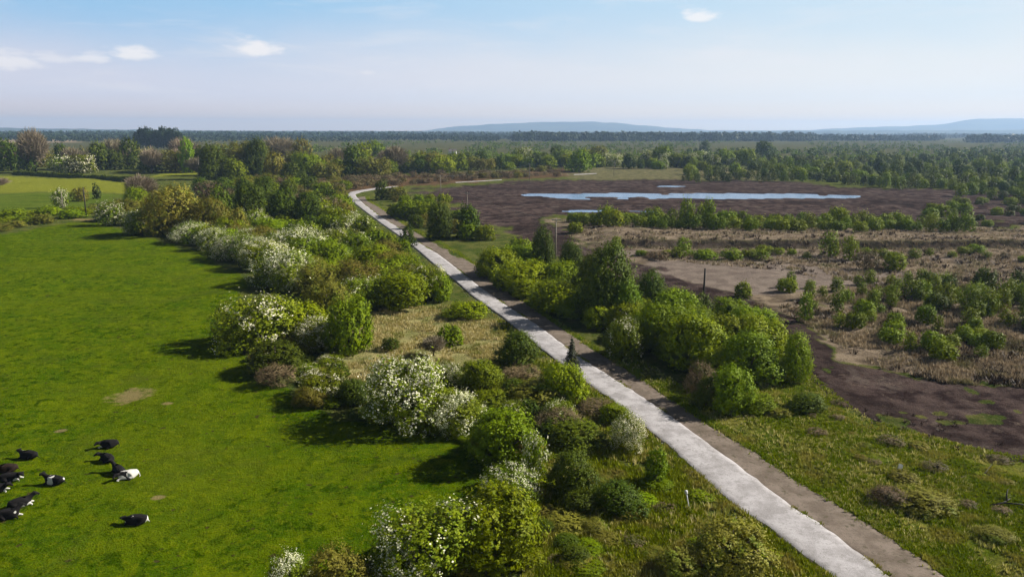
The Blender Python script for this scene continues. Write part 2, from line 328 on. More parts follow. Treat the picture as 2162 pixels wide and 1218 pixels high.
def groundmat():
    m, t, out = newmat('ground'); g = N(t, 'ShaderNodeNewGeometry'); P = g.outputs['Position']
    nL = noise(t, P, .045, 4); nM = noise(t, P, .28, 5, .6); nS = noise(t, P, 1.7, 5, .65); nX = noise(t, P, 7.0, 4, .7); nH = noise(t, P, .75, 5, .7, .4); nD = noise(t, P, 1.25, 1, .4); nL2 = noise(t, P, .11, 4, .6, .8); nP = noise(t, P, .16, 5, .68, .6)
    sx = N(t, 'ShaderNodeMapping'); sx.inputs['Scale'].default_value = (.05, .35, 1); t.links.new(P, sx.inputs[0]); nW = noise(t, sx.outputs[0], 1.0, 4, .6)
    def at(n):
        a = N(t, 'ShaderNodeAttribute', attribute_name=n); s = N(t, 'ShaderNodeSeparateColor'); t.links.new(a.outputs['Color'], s.inputs[0])
        return s.outputs[0], s.outputs[1], s.outputs[2], a.outputs['Alpha']
    past, lime, peat, moor = at('za'); bare, straw, heath, gr = at('zb'); f2, far, dist, _ = at('zc')
    def tri(n, a, b, c, lo=.38, hi=.62, k=.5, n2=None):
        x = mixc(t, maprange(t, n, lo, hi), a, b)
        return mixc(t, maprange(t, n2 or nS, .5, .72, 0, k), x, c)
    fine = maprange(t, nX, .3, .7, .50, .90)
    c = tri(nM, (.055,.085,.014), (.125,.135,.032), (.24,.19,.08))
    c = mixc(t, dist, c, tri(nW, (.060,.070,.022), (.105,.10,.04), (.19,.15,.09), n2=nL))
    c = mixc(t, gr, c, tri(nM, (.085,.120,.008), (.19,.185,.035), (.045,.07,.008), k=.8, n2=nH))
    c = mixc(t, mth(t, 'MULTIPLY', gr, maprange(t, nP, .56, .66, 0, .9)), c, tri(nH, (.085,.062,.045), (.17,.13,.085), (.05,.07,.012)))
    c = mixc(t, heath, c, tri(nM, (.10,.06,.032), (.155,.095,.05), (.10,.095,.03)))
    c = mixc(t, straw, c, tri(nM, (.24,.23,.085), (.40,.35,.15), (.10,.14,.02), k=.9, n2=nH))
    gl = mixc(t, maprange(t, nM, .38, .62), (.062,.118,.002), (.112,.160,.002))
    gl = mixc(t, maprange(t, nH, .48, .62, 0, .95), gl, (.030,.066,.001)); gl = mixc(t, maprange(t, nL, .45, .65, 0, .6), gl, (.115,.155,.005))
    gl = mixc(t, maprange(t, nS, .50, .64, 0, .6), gl, (.16,.19,.004)); gl = mixc(t, maprange(t, nX, .55, .72, 0, .5), gl, (.04,.075,.003))
    gl = mixc(t, maprange(t, nD, .70, .76, 0, .8), gl, (.06,.045,.02)); gl = mixc(t, maprange(t, nL2, .55, .7, 0, .45), gl, (.085,.105,.012))
    c = mixc(t, past, c, gl)
    c = mixc(t, f2, c, mixc(t, maprange(t, nW, .4, .6), (.085,.13,.012), (.125,.165,.02)))
    c = mixc(t, lime, c, mixc(t, maprange(t, nM, .3, .7), (.19,.21,.02), (.225,.24,.028)))
    c = mixc(t, far, c, (.30,.23,.15))
    mo = tri(nM, (.15,.115,.08), (.30,.235,.165), (.065,.045,.033), k=.85, n2=nH)
    mo = mixc(t, maprange(t, nP, .55, .66, 0, .75), mo, (.075,.055,.045)); mo = mixc(t, maprange(t, nL2, .56, .68, 0, .6), mo, (.115,.13,.035))
    c = mixc(t, moor, c, mo)
    pe = mixc(t, maprange(t, mth(t, 'ADD', mth(t, 'MULTIPLY', nM, .72), mth(t, 'MULTIPLY', nW, .28)), .42, .58), (.034,.023,.022), (.105,.075,.066)); pe = mixc(t, maprange(t, nH, .54, .68, 0, .6), pe, (.17,.13,.10)); pe = mixc(t, maprange(t, nP, .55, .64, 0, .6), pe, (.15,.12,.10)); pe = mixc(t, maprange(t, nS, .54, .7, 0, .6), pe, (.028,.019,.017))
    pe = mixc(t, maprange(t, nL, .48, .60, 0, .6), pe, (.026,.018,.016))
    c = mixc(t, peat, c, pe)
    ba = mixc(t, maprange(t, nM, .35, .65), (.19,.15,.125), (.27,.22,.18)); ba = mixc(t, maprange(t, nS, .58, .72, 0, .6), ba, (.09,.065,.05))
    c = mixc(t, bare, c, ba)
    cm = N(t, 'ShaderNodeMix', data_type='RGBA', blend_type='MULTIPLY'); cm.inputs[0].default_value = 1; t.links.new(c, cm.inputs[6])
    cc = N(t, 'ShaderNodeCombineColor'); [t.links.new(fine, cc.inputs[i]) for i in range(3)]; t.links.new(cc.outputs[0], cm.inputs[7])
    c = cm.outputs[2]
    # trampled bald patch where the herd feeds
    for px, py, rx, ry in ((278, 833, 2.1, 2.3), (352, 853, .7, .5), (335, 1052, .55, .45), (128, 905, .6, .4), (178, 466, 3.5, 3.0)):
        x0, y0 = [float(q) for q in G(px, py)]
        sp = N(t, 'ShaderNodeSeparateXYZ'); t.links.new(P, sp.inputs[0])
        u = mth(t, 'DIVIDE', mth(t, 'SUBTRACT', sp.outputs[0], x0), rx); v = mth(t, 'DIVIDE', mth(t, 'SUBTRACT', sp.outputs[1], y0), ry)
        r = mth(t, 'ADD', mth(t, 'ADD', mth(t, 'MULTIPLY', u, u), mth(t, 'MULTIPLY', v, v)), mth(t, 'MULTIPLY', mth(t, 'SUBTRACT', nH, .5), 4.5))
        c = mixc(t, maprange(t, r, .2, 1.3, .85, 0), c, (.20,.155,.07))
    b = N(t, 'ShaderNodeBsdfPrincipled'); t.links.new(c, b.inputs['Base Color']); b.inputs['Roughness'].default_value = 1; b.inputs['Specular IOR Level'].default_value = .0
    bp = N(t, 'ShaderNodeBump'); bp.inputs['Distance'].default_value = .22; bp.inputs['Strength'].default_value = .9
    t.links.new(mth(t, 'ADD', nX, mth(t, 'MULTIPLY', nS, 1.2)), bp.inputs['Height']); t.links.new(bp.outputs[0], b.inputs['Normal'])
    t.links.new(b.outputs[0], out.inputs[0]); return m
M['ground'] = groundmat()
build_ground()
# water
def watermat():
    m, t, out = newmat('pond_water'); b = N(t, 'ShaderNodeBsdfPrincipled'); b.inputs['Base Color'].default_value = (.03, .10, .22, 1)  # sky reflection painted in as a blue base colour
    b.inputs['Roughness'].default_value = .16; b.inputs['IOR'].default_value = 1.33; g = N(t, 'ShaderNodeNewGeometry')
    mp = N(t, 'ShaderNodeMapping'); mp.inputs['Scale'].default_value = (.4, 1.6, 1); t.links.new(g.outputs['Position'], mp.inputs[0])
    bp = N(t, 'ShaderNodeBump'); bp.inputs['Distance'].default_value = .02; t.links.new(noise(t, mp.outputs[0], 1.0, 3), bp.inputs['Height']); t.links.new(bp.outputs[0], b.inputs['Normal'])
    t.links.new(b.outputs[0], out.inputs[0]); return m
M['water'] = watermat()
for P, nm in zip(POND, ('pond', 'puddle', 'puddle')):
    c = P.mean(0); Q = c + (P-c)*np.array([1.08, 1.35]); V = np.column_stack([Q, np.full(len(Q), WL)])
    mb = MB(); mb.add(V, [tuple(range(len(V)))]); me = mb.build(nm, M['water']); 
    if me.polygons[0].normal.z < 0: me.flip_normals()
    obj(nm, me, kind='structure')
# gravel path and worn track: ribbons with a slight crown and ragged edges, raised on a low stony bed
def resample(A, B, step=.6):
    Cn = (A+B)/2; s = np.concatenate([[0], np.cumsum(np.hypot(*(Cn[1:]-Cn[:-1]).T))]); n = int(s[-1]/step); u = np.linspace(0, s[-1], n)
    f = lambda P: np.stack([np.interp(u, s, P[:, 0]), np.interp(u, s, P[:, 1])], 1)
    a, b = f(A), f(B)
    k = np.ones(7)/7
    sm = lambda P: np.stack([np.convolve(np.pad(P[:, i], 3, 'edge'), k, 'valid') for i in (0, 1)], 1)
    return sm(a), sm(b), u
def ribbon(nm, A, B, mat, z, crown, seed, jit=.10, skirt=.5, step=.5):
    a, b, u = resample(A, B, step); rows = []; zz = []
    W = np.hypot(*(b-a).T)[:, None]; e = (b-a)/W
    ja = ((vn(u, u*0, .9, seed)-.5)*2.6*jit + (vn(u, u*0, 9, seed+1)-.5)*2*jit)[:, None]; jb = ((vn(u, u*0, .9, seed+2)-.5)*2.6*jit + (vn(u, u*0, 9, seed+3)-.5)*2*jit)[:, None]
    a = a+e*ja; b = b+e*jb
    rows.append(a-e*skirt); zz.append(-.3)
    for k, t in enumerate(np.linspace(0, 1, 9)):
        rows.append(a*(1-t)+b*t); zz.append(z + crown*(1-(2*t-1)**2))
    rows.append(b+e*skirt); zz.append(-.3)
    V = np.stack([np.column_stack([r, np.full(len(r), q)]) for r, q in zip(rows, zz)], 1); n, m_, _ = V.shape
    if nm == 'gravel_path': V[:, 1:-1, 2] += (vn(V[:, 1:-1, 0], V[:, 1:-1, 1], .8, 9)-.5)*.03
    idx = np.arange(n*m_).reshape(n, m_); Q = np.stack([idx[:-1,:-1], idx[:-1,1:], idx[1:,1:], idx[1:,:-1]], -1).reshape(-1, 4)
    mi = np.tile([1]+[0]*(m_-3)+[1], n-1)
    me = mesh(nm, V.reshape(-1, 3), Q, [mat, M['verge_stone']], mi, smooth=True)
    if me.polygons[4].normal.z < 0: me.flip_normals()
    return obj(nm, me, kind='structure')
def roadmat(name, c1, c2, c3, c4, k3=.6, sc=1.0, bump=.03):
    m, t, out = newmat(name); P = N(t, 'ShaderNodeNewGeometry').outputs['Position']; c1, c2, c3, c4 = (tuple(q*.74 for q in c) for c in (c1, c2, c3, c4))
    c = mixc(t, maprange(t, noise(t, P, .55*sc, 5, .65), .36, .64), c1, c2); c = mixc(t, maprange(t, noise(t, P, 1.6*sc, 4, .6), .55, .70, 0, k3), c, c3)
    nb = noise(t, P, 4.2, 4, .7); c = mixc(t, maprange(t, nb, .52, .68, 0, .55), c, c3)
    nf = noise(t, P, 14, 3, .7); c = mixc(t, maprange(t, nf, .52, .7, 0, .5), c, c4)
    b = N(t, 'ShaderNodeBsdfPrincipled'); t.links.new(c, b.inputs['Base Color']); b.inputs['Roughness'].default_value = .9; b.inputs['Specular IOR Level'].default_value = .15
    bp = N(t, 'ShaderNodeBump'); bp.inputs['Distance'].default_value = bump; t.links.new(nf, bp.inputs['Height']); t.links.new(bp.outputs[0], b.inputs['Normal'])
    t.links.new(b.outputs[0], out.inputs[0]); return m
M['verge_stone'] = roadmat('verge_stone', (.16,.13,.10), (.09,.085,.05), (.24,.23,.24), (.05,.05,.04), bump=.1)
M['gravel'] = roadmat('white_gravel', (.33,.31,.305), (.50,.475,.475), (.24,.225,.21), (.63,.60,.60), .6)
M['track'] = roadmat('worn_earth', (.155,.12,.09), (.245,.195,.155), (.085,.075,.04), (.12,.095,.075), .9)
ribbon('gravel_path', PLw[:23], PRw[:23], M['gravel'], .12, .06, 31)
ribbon('gravel_path', PLw[24:26], PRw[24:26], M['gravel'], .10, .06, 35, jit=.3)
ribbon('gravel_path', PLw[27:29], PRw[27:29], M['gravel'], .10, .06, 37, jit=.3)
n = len(TRw); PRt = PRw[:n-1]
s1 = np.linspace(0, 1, 60)
def along(P):
    s = np.concatenate([[0], np.cumsum(np.hypot(*(P[1:]-P[:-1]).T))]); s /= s[-1]
    return np.stack([np.interp(s1, s, P[:, 0]), np.interp(s1, s, P[:, 1])], 1)
ribbon('worn_track', along(PRw[:19])*1.0, along(TRw), M['track'], .045, .02, 51, jit=.14, skirt=.6)
# hills
def hill(nm, prof, dist, depth):
    pts = np.array(prof, float); xs = np.arange(pts[0, 0], pts[-1, 0]+1, 6.0); ys = np.interp(xs, pts[:, 0], pts[:, 1])
    k = np.ones(5)/5; ys = np.convolve(np.pad(ys, 2, 'edge'), k, 'valid') + (vn(xs, xs*0, 22, 3)-.5)*1.6
    d = ray(xs, ys); t = dist/d[:, 1]; crest = np.stack([d[:, 0]*t, d[:, 1]*t, CAMH+d[:, 2]*t], 1); crest[:, 2] = np.maximum(crest[:, 2], -5)
    rows = []
    for q in np.linspace(-1, 1, 15):
        r = crest.copy(); r[:, 1] += q*depth; r[:, 0] *= (dist+q*depth)/dist
        r[:, 2] = -6 + (crest[:, 2]+6)*math.cos(q*math.pi/2)**1.3 + (vn(r[:, 0], r[:, 1], 500, 8)-.5)*25*(1-abs(q))*abs(q)*2
        rows.append(r)
    V = np.stack(rows, 0); nr, nc, _ = V.shape; idx = np.arange(nr*nc).reshape(nr, nc)
    Q = np.stack([idx[:-1,:-1], idx[:-1,1:], idx[1:,1:], idx[1:,:-1]], -1).reshape(-1, 4)
    obj(nm, mesh(nm, V.reshape(-1, 3), Q, M['hill'], smooth=True), kind='structure')
M['hill'] = solid('hill_land', (.035,.05,.03), (.09,.10,.05), .0016, .95, spec=.05)
hill('hills', [(880,278),(930,272),(980,266),(1040,262),(1100,260),(1160,258),(1230,257),(1290,259),(1350,265),(1430,271),(1500,275),(1600,276),(1700,275),(1780,271),(1860,268),(1930,266),(1980,264),(2020,258),(2050,252),(2120,250),(2200,252),(2300,262),(2450,276)], 11500, 1500)
hill('hills', [(-500,276),(-200,272),(0,270.5),(200,273),(420,276),(560,277.5),(760,276.5),(1000,278),(1400,279),(1800,276),(2000,275.5),(2300,274),(2700,279)], 7600, 500)
print('ground ok')
# ------------------------------------------------------------------ foliage prototypes: unit crowns (1 wide, 1 high)
def leaves(rng, P, Nn, size, asp=1.6, jitter=.62):
    """leaf-shaped quads at P with normals near Nn"""
    n = len(P); nn = Nn + rng.normal(0, jitter*.55, (n, 3)); nn /= np.linalg.norm(nn, axis=1)[:, None]
    a = np.cross(nn, rng.normal(0, 1, (n, 3))); a /= np.linalg.norm(a, axis=1)[:, None]; b = np.cross(nn, a)
    s = (size*rng.uniform(.6, 1.35, n))[:, None]
    V = np.stack([P-a*s*asp*.5, P+b*s*.5-a*s*.05, P+a*s*asp*.5, P-b*s*.5-a*s*.05], 1)
    return V.reshape(-1, 3)
def quads(n, off=0): return np.arange(n*4).reshape(n, 4)+off
def crown_pts(rng, kind, n):
    """lobed crown -> points, normals"""
    if kind == 'bush':      nl = 15; env = lambda z: np.sqrt(np.clip(1-(z/.95)**2.2, .05, 1))*.5; z0, z1, lr = .12, .74, (.17, .27)
    elif kind == 'tall':    nl = 18; env = lambda z: .46*np.clip(1.15-z, .1, 1)**.6*np.clip(.55+z*1.6, 0, 1); z0, z1, lr = .12, .86, (.14, .24)
    elif kind == 'birch':   nl = 16; env = lambda z: .44*np.clip(1.12-z, .06, 1)**.45*np.clip(.6+z*1.5, 0, 1); z0, z1, lr = .10, .88, (.11, .19)
    elif kind == 'oval':    nl = 14; env = lambda z: .40*np.sin(np.clip(z, .03, .99)*math.pi)**.7; z0, z1, lr = .2, .84, (.13, .2)
    P = []; Q = []; cs = []
    for i in range(nl):
        z = z0+(z1-z0)*((i+.5)/nl)**(.9); a = i*2.399+rng.uniform(-.5, .5); r = max(0, env(z) - .09)*math.sqrt(rng.uniform(.25, 1))
        cs.append((r*math.cos(a), r*math.sin(a), z, rng.uniform(*lr)))
    cs = np.array(cs); wts = cs[:, 3]**2; wts /= wts.sum()
    m = int(n*2.2); k = rng.choice(nl, m, p=wts); d = rng.normal(0, 1, (m, 3)); d /= np.linalg.norm(d, axis=1)[:, None]
    rr = cs[k, 3]*(1-.28*rng.random(m)**1.6)*(1+.16*np.sin(d[:, 0]*9+k)*np.sin(d[:, 1]*8+d[:, 2]*7+k))
    vs = {'birch': 1.45, 'oval': 1.25, 'tall': 1.15}.get(kind, .95)
    p = cs[k, :3] + d*rr[:, None]*np.array([1, 1, vs])
    per = 11; sp = max(1, m//per); j = np.repeat(np.arange(sp), per)[:m]; j = np.concatenate([j, np.arange(m-len(j)) % sp])
    ln = rng.uniform(.01, .085, sp)[j]*{'birch': 1.25, 'oval': .3}.get(kind, 1); od = d[:sp][j] + np.array([0, 0, .55]) + rng.normal(0, .35, (sp, 3))[j]
    p = p[:sp][j] + od*(ln*rng.random(m))[:, None] + rng.normal(0, .011, (m, 3)); d = d[:sp][j]; k = k[:sp][j]; pm = rng.permutation(m); p, d, k = p[pm], d[pm], k[pm]
    dd = np.linalg.norm((p[:, None]-cs[None, :, :3])/np.array([1, 1, vs]), axis=2)/cs[None, :, 3]
    keep = (dd < .70).sum(1) == 0; keep &= p[:, 2] > .01
    p = p[keep][:n]; nn = d[keep][:n].copy()
    nn[:, 2] += .15; nn += .35*p*np.array([1, 1, .4])
    return p, nn
LEAF = {'hi': (19000, .0215), 'mid': (5200, .040), 'low': (1300, .078)}
def twigs(rng, n, ln, up=.4, shell=.36, droop=0):
    """shoots that stand out of the crown's outline"""
    P = rng.normal(0, 1, (n, 3)); P[:, 2] = np.abs(P[:, 2])*.9+.05; P /= np.linalg.norm(P, axis=1)[:, None]
    return P
def proto(kind, lod, seed):
    """-> dict part -> mesh"""
    rng = np.random.default_rng(seed); n, s = LEAF[lod]; out = {}
    shape = {'willow': 'bush', 'hawthorn': 'bush', 'thorn': 'bush', 'olive': 'bush', 'alder': 'tall', 'lime': 'tall', 'birch': 'birch', 'poplar': 'oval', 'brown': 'bush'}.get(kind)
    k0 = kind; mat = M['hawthorn' if kind == 'thorn' else kind]
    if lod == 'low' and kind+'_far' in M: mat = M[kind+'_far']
    if shape:
        if kind in ('birch',): n = int(n*.55)
        if kind == 'olive': s *= .8; n = int(n*1.05)
        if kind == 'brown': s *= .8; n = int(n*.9)
        P, Nn = crown_pts(rng, shape, n)
        m = max(1, len(P)//(9 if kind != 'poplar' else 60))               # ragged shoots that break the outline
        i = rng.choice(len(P), m); st = rng.uniform(.0, .085 if kind != 'birch' else .12, m)[:, None]
        dirv = Nn[i]/np.linalg.norm(Nn[i], axis=1)[:, None] + np.array([0, 0, .9]); P2 = P[i] + dirv*st
        P = np.vstack([P, P2]); Nn = np.vstack([Nn, Nn[i]]); asp = 2.4 if kind in ('willow', 'olive') else 1.6
        # gaps: thin the leaves where a 3-D noise is low
        g = vn(P[:, 0]*9+P[:, 2]*5, P[:, 1]*9-P[:, 2]*4, 1, seed); kp = g > (.30 if kind in ('birch', 'olive', 'brown') else .22); P, Nn = P[kp], Nn[kp]
        if kind in ('hawthorn', 'thorn'):
            f = vn(P[:, 0]*5+3, P[:, 1]*5+P[:, 2]*6, 1, seed+5)*.6 + vn(P[:, 0]*16, P[:, 1]*16+P[:, 2]*17, 1, seed+6)*.4 + (P[:, 2]-.5)*.10
            isf = (f > (.47 if k0 == 'hawthorn' else .61)+.02*(seed % 3)) & (rng.random(len(P)) < .60); lf = ~isf
            Vb = leaves(rng, P[isf]*1.012, Nn[isf], s*.9, 1.1, .7)
            out['blossom'] = mesh('blossom', Vb, quads(len(Vb)//4), M['blossom'])
            P, Nn = P[lf], Nn[lf]
        V = leaves(rng, P, Nn, s, asp)
        out['crown'] = mesh('crown', V, quads(len(V)//4), mat)
    elif kind == 'bare':                    # leafless ash or alder: a haze of fine twigs on forking limbs
        P = []; nb = {'hi': 2600, 'mid': 1500, 'low': 520}[lod]; wd = {'hi': .007, 'mid': .012, 'low': .022}[lod]
        d = rng.normal(0, 1, (nb, 3)); d /= np.linalg.norm(d, axis=1)[:, None]; d[:, 2] = d[:, 2]*.8+.12
        lob = np.round(np.arctan2(d[:, 1], d[:, 0])*1.6)+np.round(d[:, 2]*3)*7
        rr = (.24+.17*rng.random(nb))*(.85+.3*h01(lob, lob*0, seed)); c = np.array([0, 0, .56]); p = c + d*rr[:, None]*np.array([1.12, 1.12, 1.05])
        dr = d*.8 + np.array([0, 0, .5]) + rng.normal(0, .35, (nb, 3)); dr /= np.linalg.norm(dr, axis=1)[:, None]; L = rng.uniform(.05, .13, nb)[:, None]
        sd = np.cross(dr, rng.normal(0, 1, (nb, 3))); sd /= np.linalg.norm(sd, axis=1)[:, None]; sd *= wd
        V = np.stack([p-dr*L-sd, p-dr*L+sd, p+dr*L+sd*.3, p+dr*L-sd*.3], 1).reshape(-1, 3)
        out['crown'] = mesh('crown', V, quads(nb), mat)
    elif kind == 'spruce':
        nb = {'hi': 3500, 'mid': 1500, 'low': 500}[lod]; z = 1-rng.random(nb)**.6*.97; z = np.round(z*14)/14+rng.normal(0, .012, nb); a = rng.uniform(0, 6.283, nb)
        a = np.round(a*1.6+z*9)/1.6-z*9/1.6+rng.normal(0, .09, nb); r = (1-z)*.5*rng.random(nb)**.6+.01
        P = np.stack([r*np.cos(a), r*np.sin(a), z-r*.25], 1); Nn = np.stack([np.cos(a)*.5, np.sin(a)*.5, np.ones(nb)], 1)
        V = leaves(rng, P, Nn, .045, 2.2); out['crown'] = mesh('crown', V, quads(nb), mat)
    # trunk and limbs
    mb = MB(); th = .028 if kind in ('birch', 'bare', 'spruce') else .036; top = .86 if kind in ('spruce', 'birch', 'poplar') else .6
    mb.tube([(0, 0, -.06), (.01, 0, .12), (-.01, .015, .35), (.015, 0, top)], [th*1.3, th, th*.75, th*.25], 6)
    if lod != 'low':
        nlimb = 9 if kind == 'bare' else 6
        for i in range(nlimb):
            a = i*2.4+rng.uniform(-.4, .4); z = .1+.42*i/nlimb; r = rng.uniform(.2, .34)
            x, y = math.cos(a)*r, math.sin(a)*r
            mb.tube([(0, 0, z), (x*.45, y*.45, z+.13), (x, y, z+.30)], [th*.55, th*.38, th*.12], 5)
            if kind == 'bare':
                mb.tube([(x*.45, y*.45, z+.13), (x*.9+.08*math.sin(a), y*.9, z+.24), (x*1.25, y*1.25-.05, z+.36)], [th*.3, th*.2, th*.07], 4)
    out['trunk'] = mb.build('trunk', M['bark'], True)
    return out
PROT = {}
def get(kind, lod, var):
    k = (kind, lod, var)
    if k not in PROT: PROT[k] = proto(kind, lod, hash_(kind)+var*17+{'hi': 0, 'mid': 100, 'low': 200}[lod])
    return PROT[k]
def hash_(s): return sum(ord(c)*(i+3) for i, c in enumerate(s)) % 9973
NAME = {'willow': ('willow_bush', 'bush'), 'hawthorn': ('hawthorn_bush', 'hawthorn'), 'thorn': ('hawthorn_bush', 'hawthorn'), 'olive': ('sallow_bush', 'bush'), 'alder': ('alder_tree', 'tree'), 'lime': ('leafy_tree', 'tree'),
        'birch': ('birch_sapling', 'birch'), 'bare': ('bare_tree', 'bare tree'), 'brown': ('twiggy_bush', 'bush'), 'spruce': ('spruce_tree', 'spruce'), 'poplar': ('poplar_tree', 'poplar')}
prng = np.random.default_rng(7); CNT = {}
def zpx(px, py):
    x, y = G(px, py); return float(proj(x, y, 0.0)[2])
def plant(kind, cx, yt, yb, wpx, label, group=None, name=None, cat=None, var=None, rz=None, squash=1.0):
    """stand a plant on the ground so that it fills the photo box cx +- wpx/2, yt..yb"""
    x, y = [float(v) for v in G(cx, yb)]; d0 = math.hypot(x, y); z0 = zpx(cx, yb); W = wpx*z0/F
    dep = W*.42; k = (d0+dep)/d0; x *= k; y *= k; W *= k; D = d0+dep; th = math.atan(CAMH/D)
    sl_ = math.hypot(D, CAMH); Hh = ((yb-yt)/F*z0*k - W*.62*math.sin(th))/math.cos(th); Hh = max(Hh, W*.30)
    return plant_w(kind, x, y, W, Hh, wpx, label, group, name, cat, var, rz)
BOG = ('bog', 'peat', 'pond')
def plant_w(kind, x, y, W, Hh, wpx, label, group=None, name=None, cat=None, var=None, rz=None):
    lod = 'hi' if wpx > 58 else ('mid' if wpx > 21 else 'low')
    v = CNT.get(kind, 0) if var is None else var; CNT[kind] = CNT.get(kind, 0)+1; nv = {'hi': 4, 'mid': 4, 'low': 4}[lod]
    pr = get(kind, lod, v % nv); z = float(H(x, y))-.04
    nm, ct = NAME[kind]
    if kind == 'willow' and group and any(b in group for b in BOG): nm, ct = 'bog_willow_bush', 'willow'  # same willow bush under an area name for bog, peat and pond groups
    nm = name or nm; ct = cat or ct
    r = prng.uniform(0, 6.283) if rz is None else rz; mir = W*(.93+.14*prng.random())
    s = (W, mir, Hh)
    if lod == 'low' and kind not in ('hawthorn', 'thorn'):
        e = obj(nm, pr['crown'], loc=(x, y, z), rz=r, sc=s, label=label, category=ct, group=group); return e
    e = obj(nm, None, loc=(x, y, z), rz=r, sc=s, label=label, category=ct, group=group)
    for part in ('trunk', 'crown'): 
        if part in pr: o = obj(part, pr[part], parent=e)
        if part == 'crown' and 'blossom' in pr: obj('blossom', pr['blossom'], parent=o)
    return e
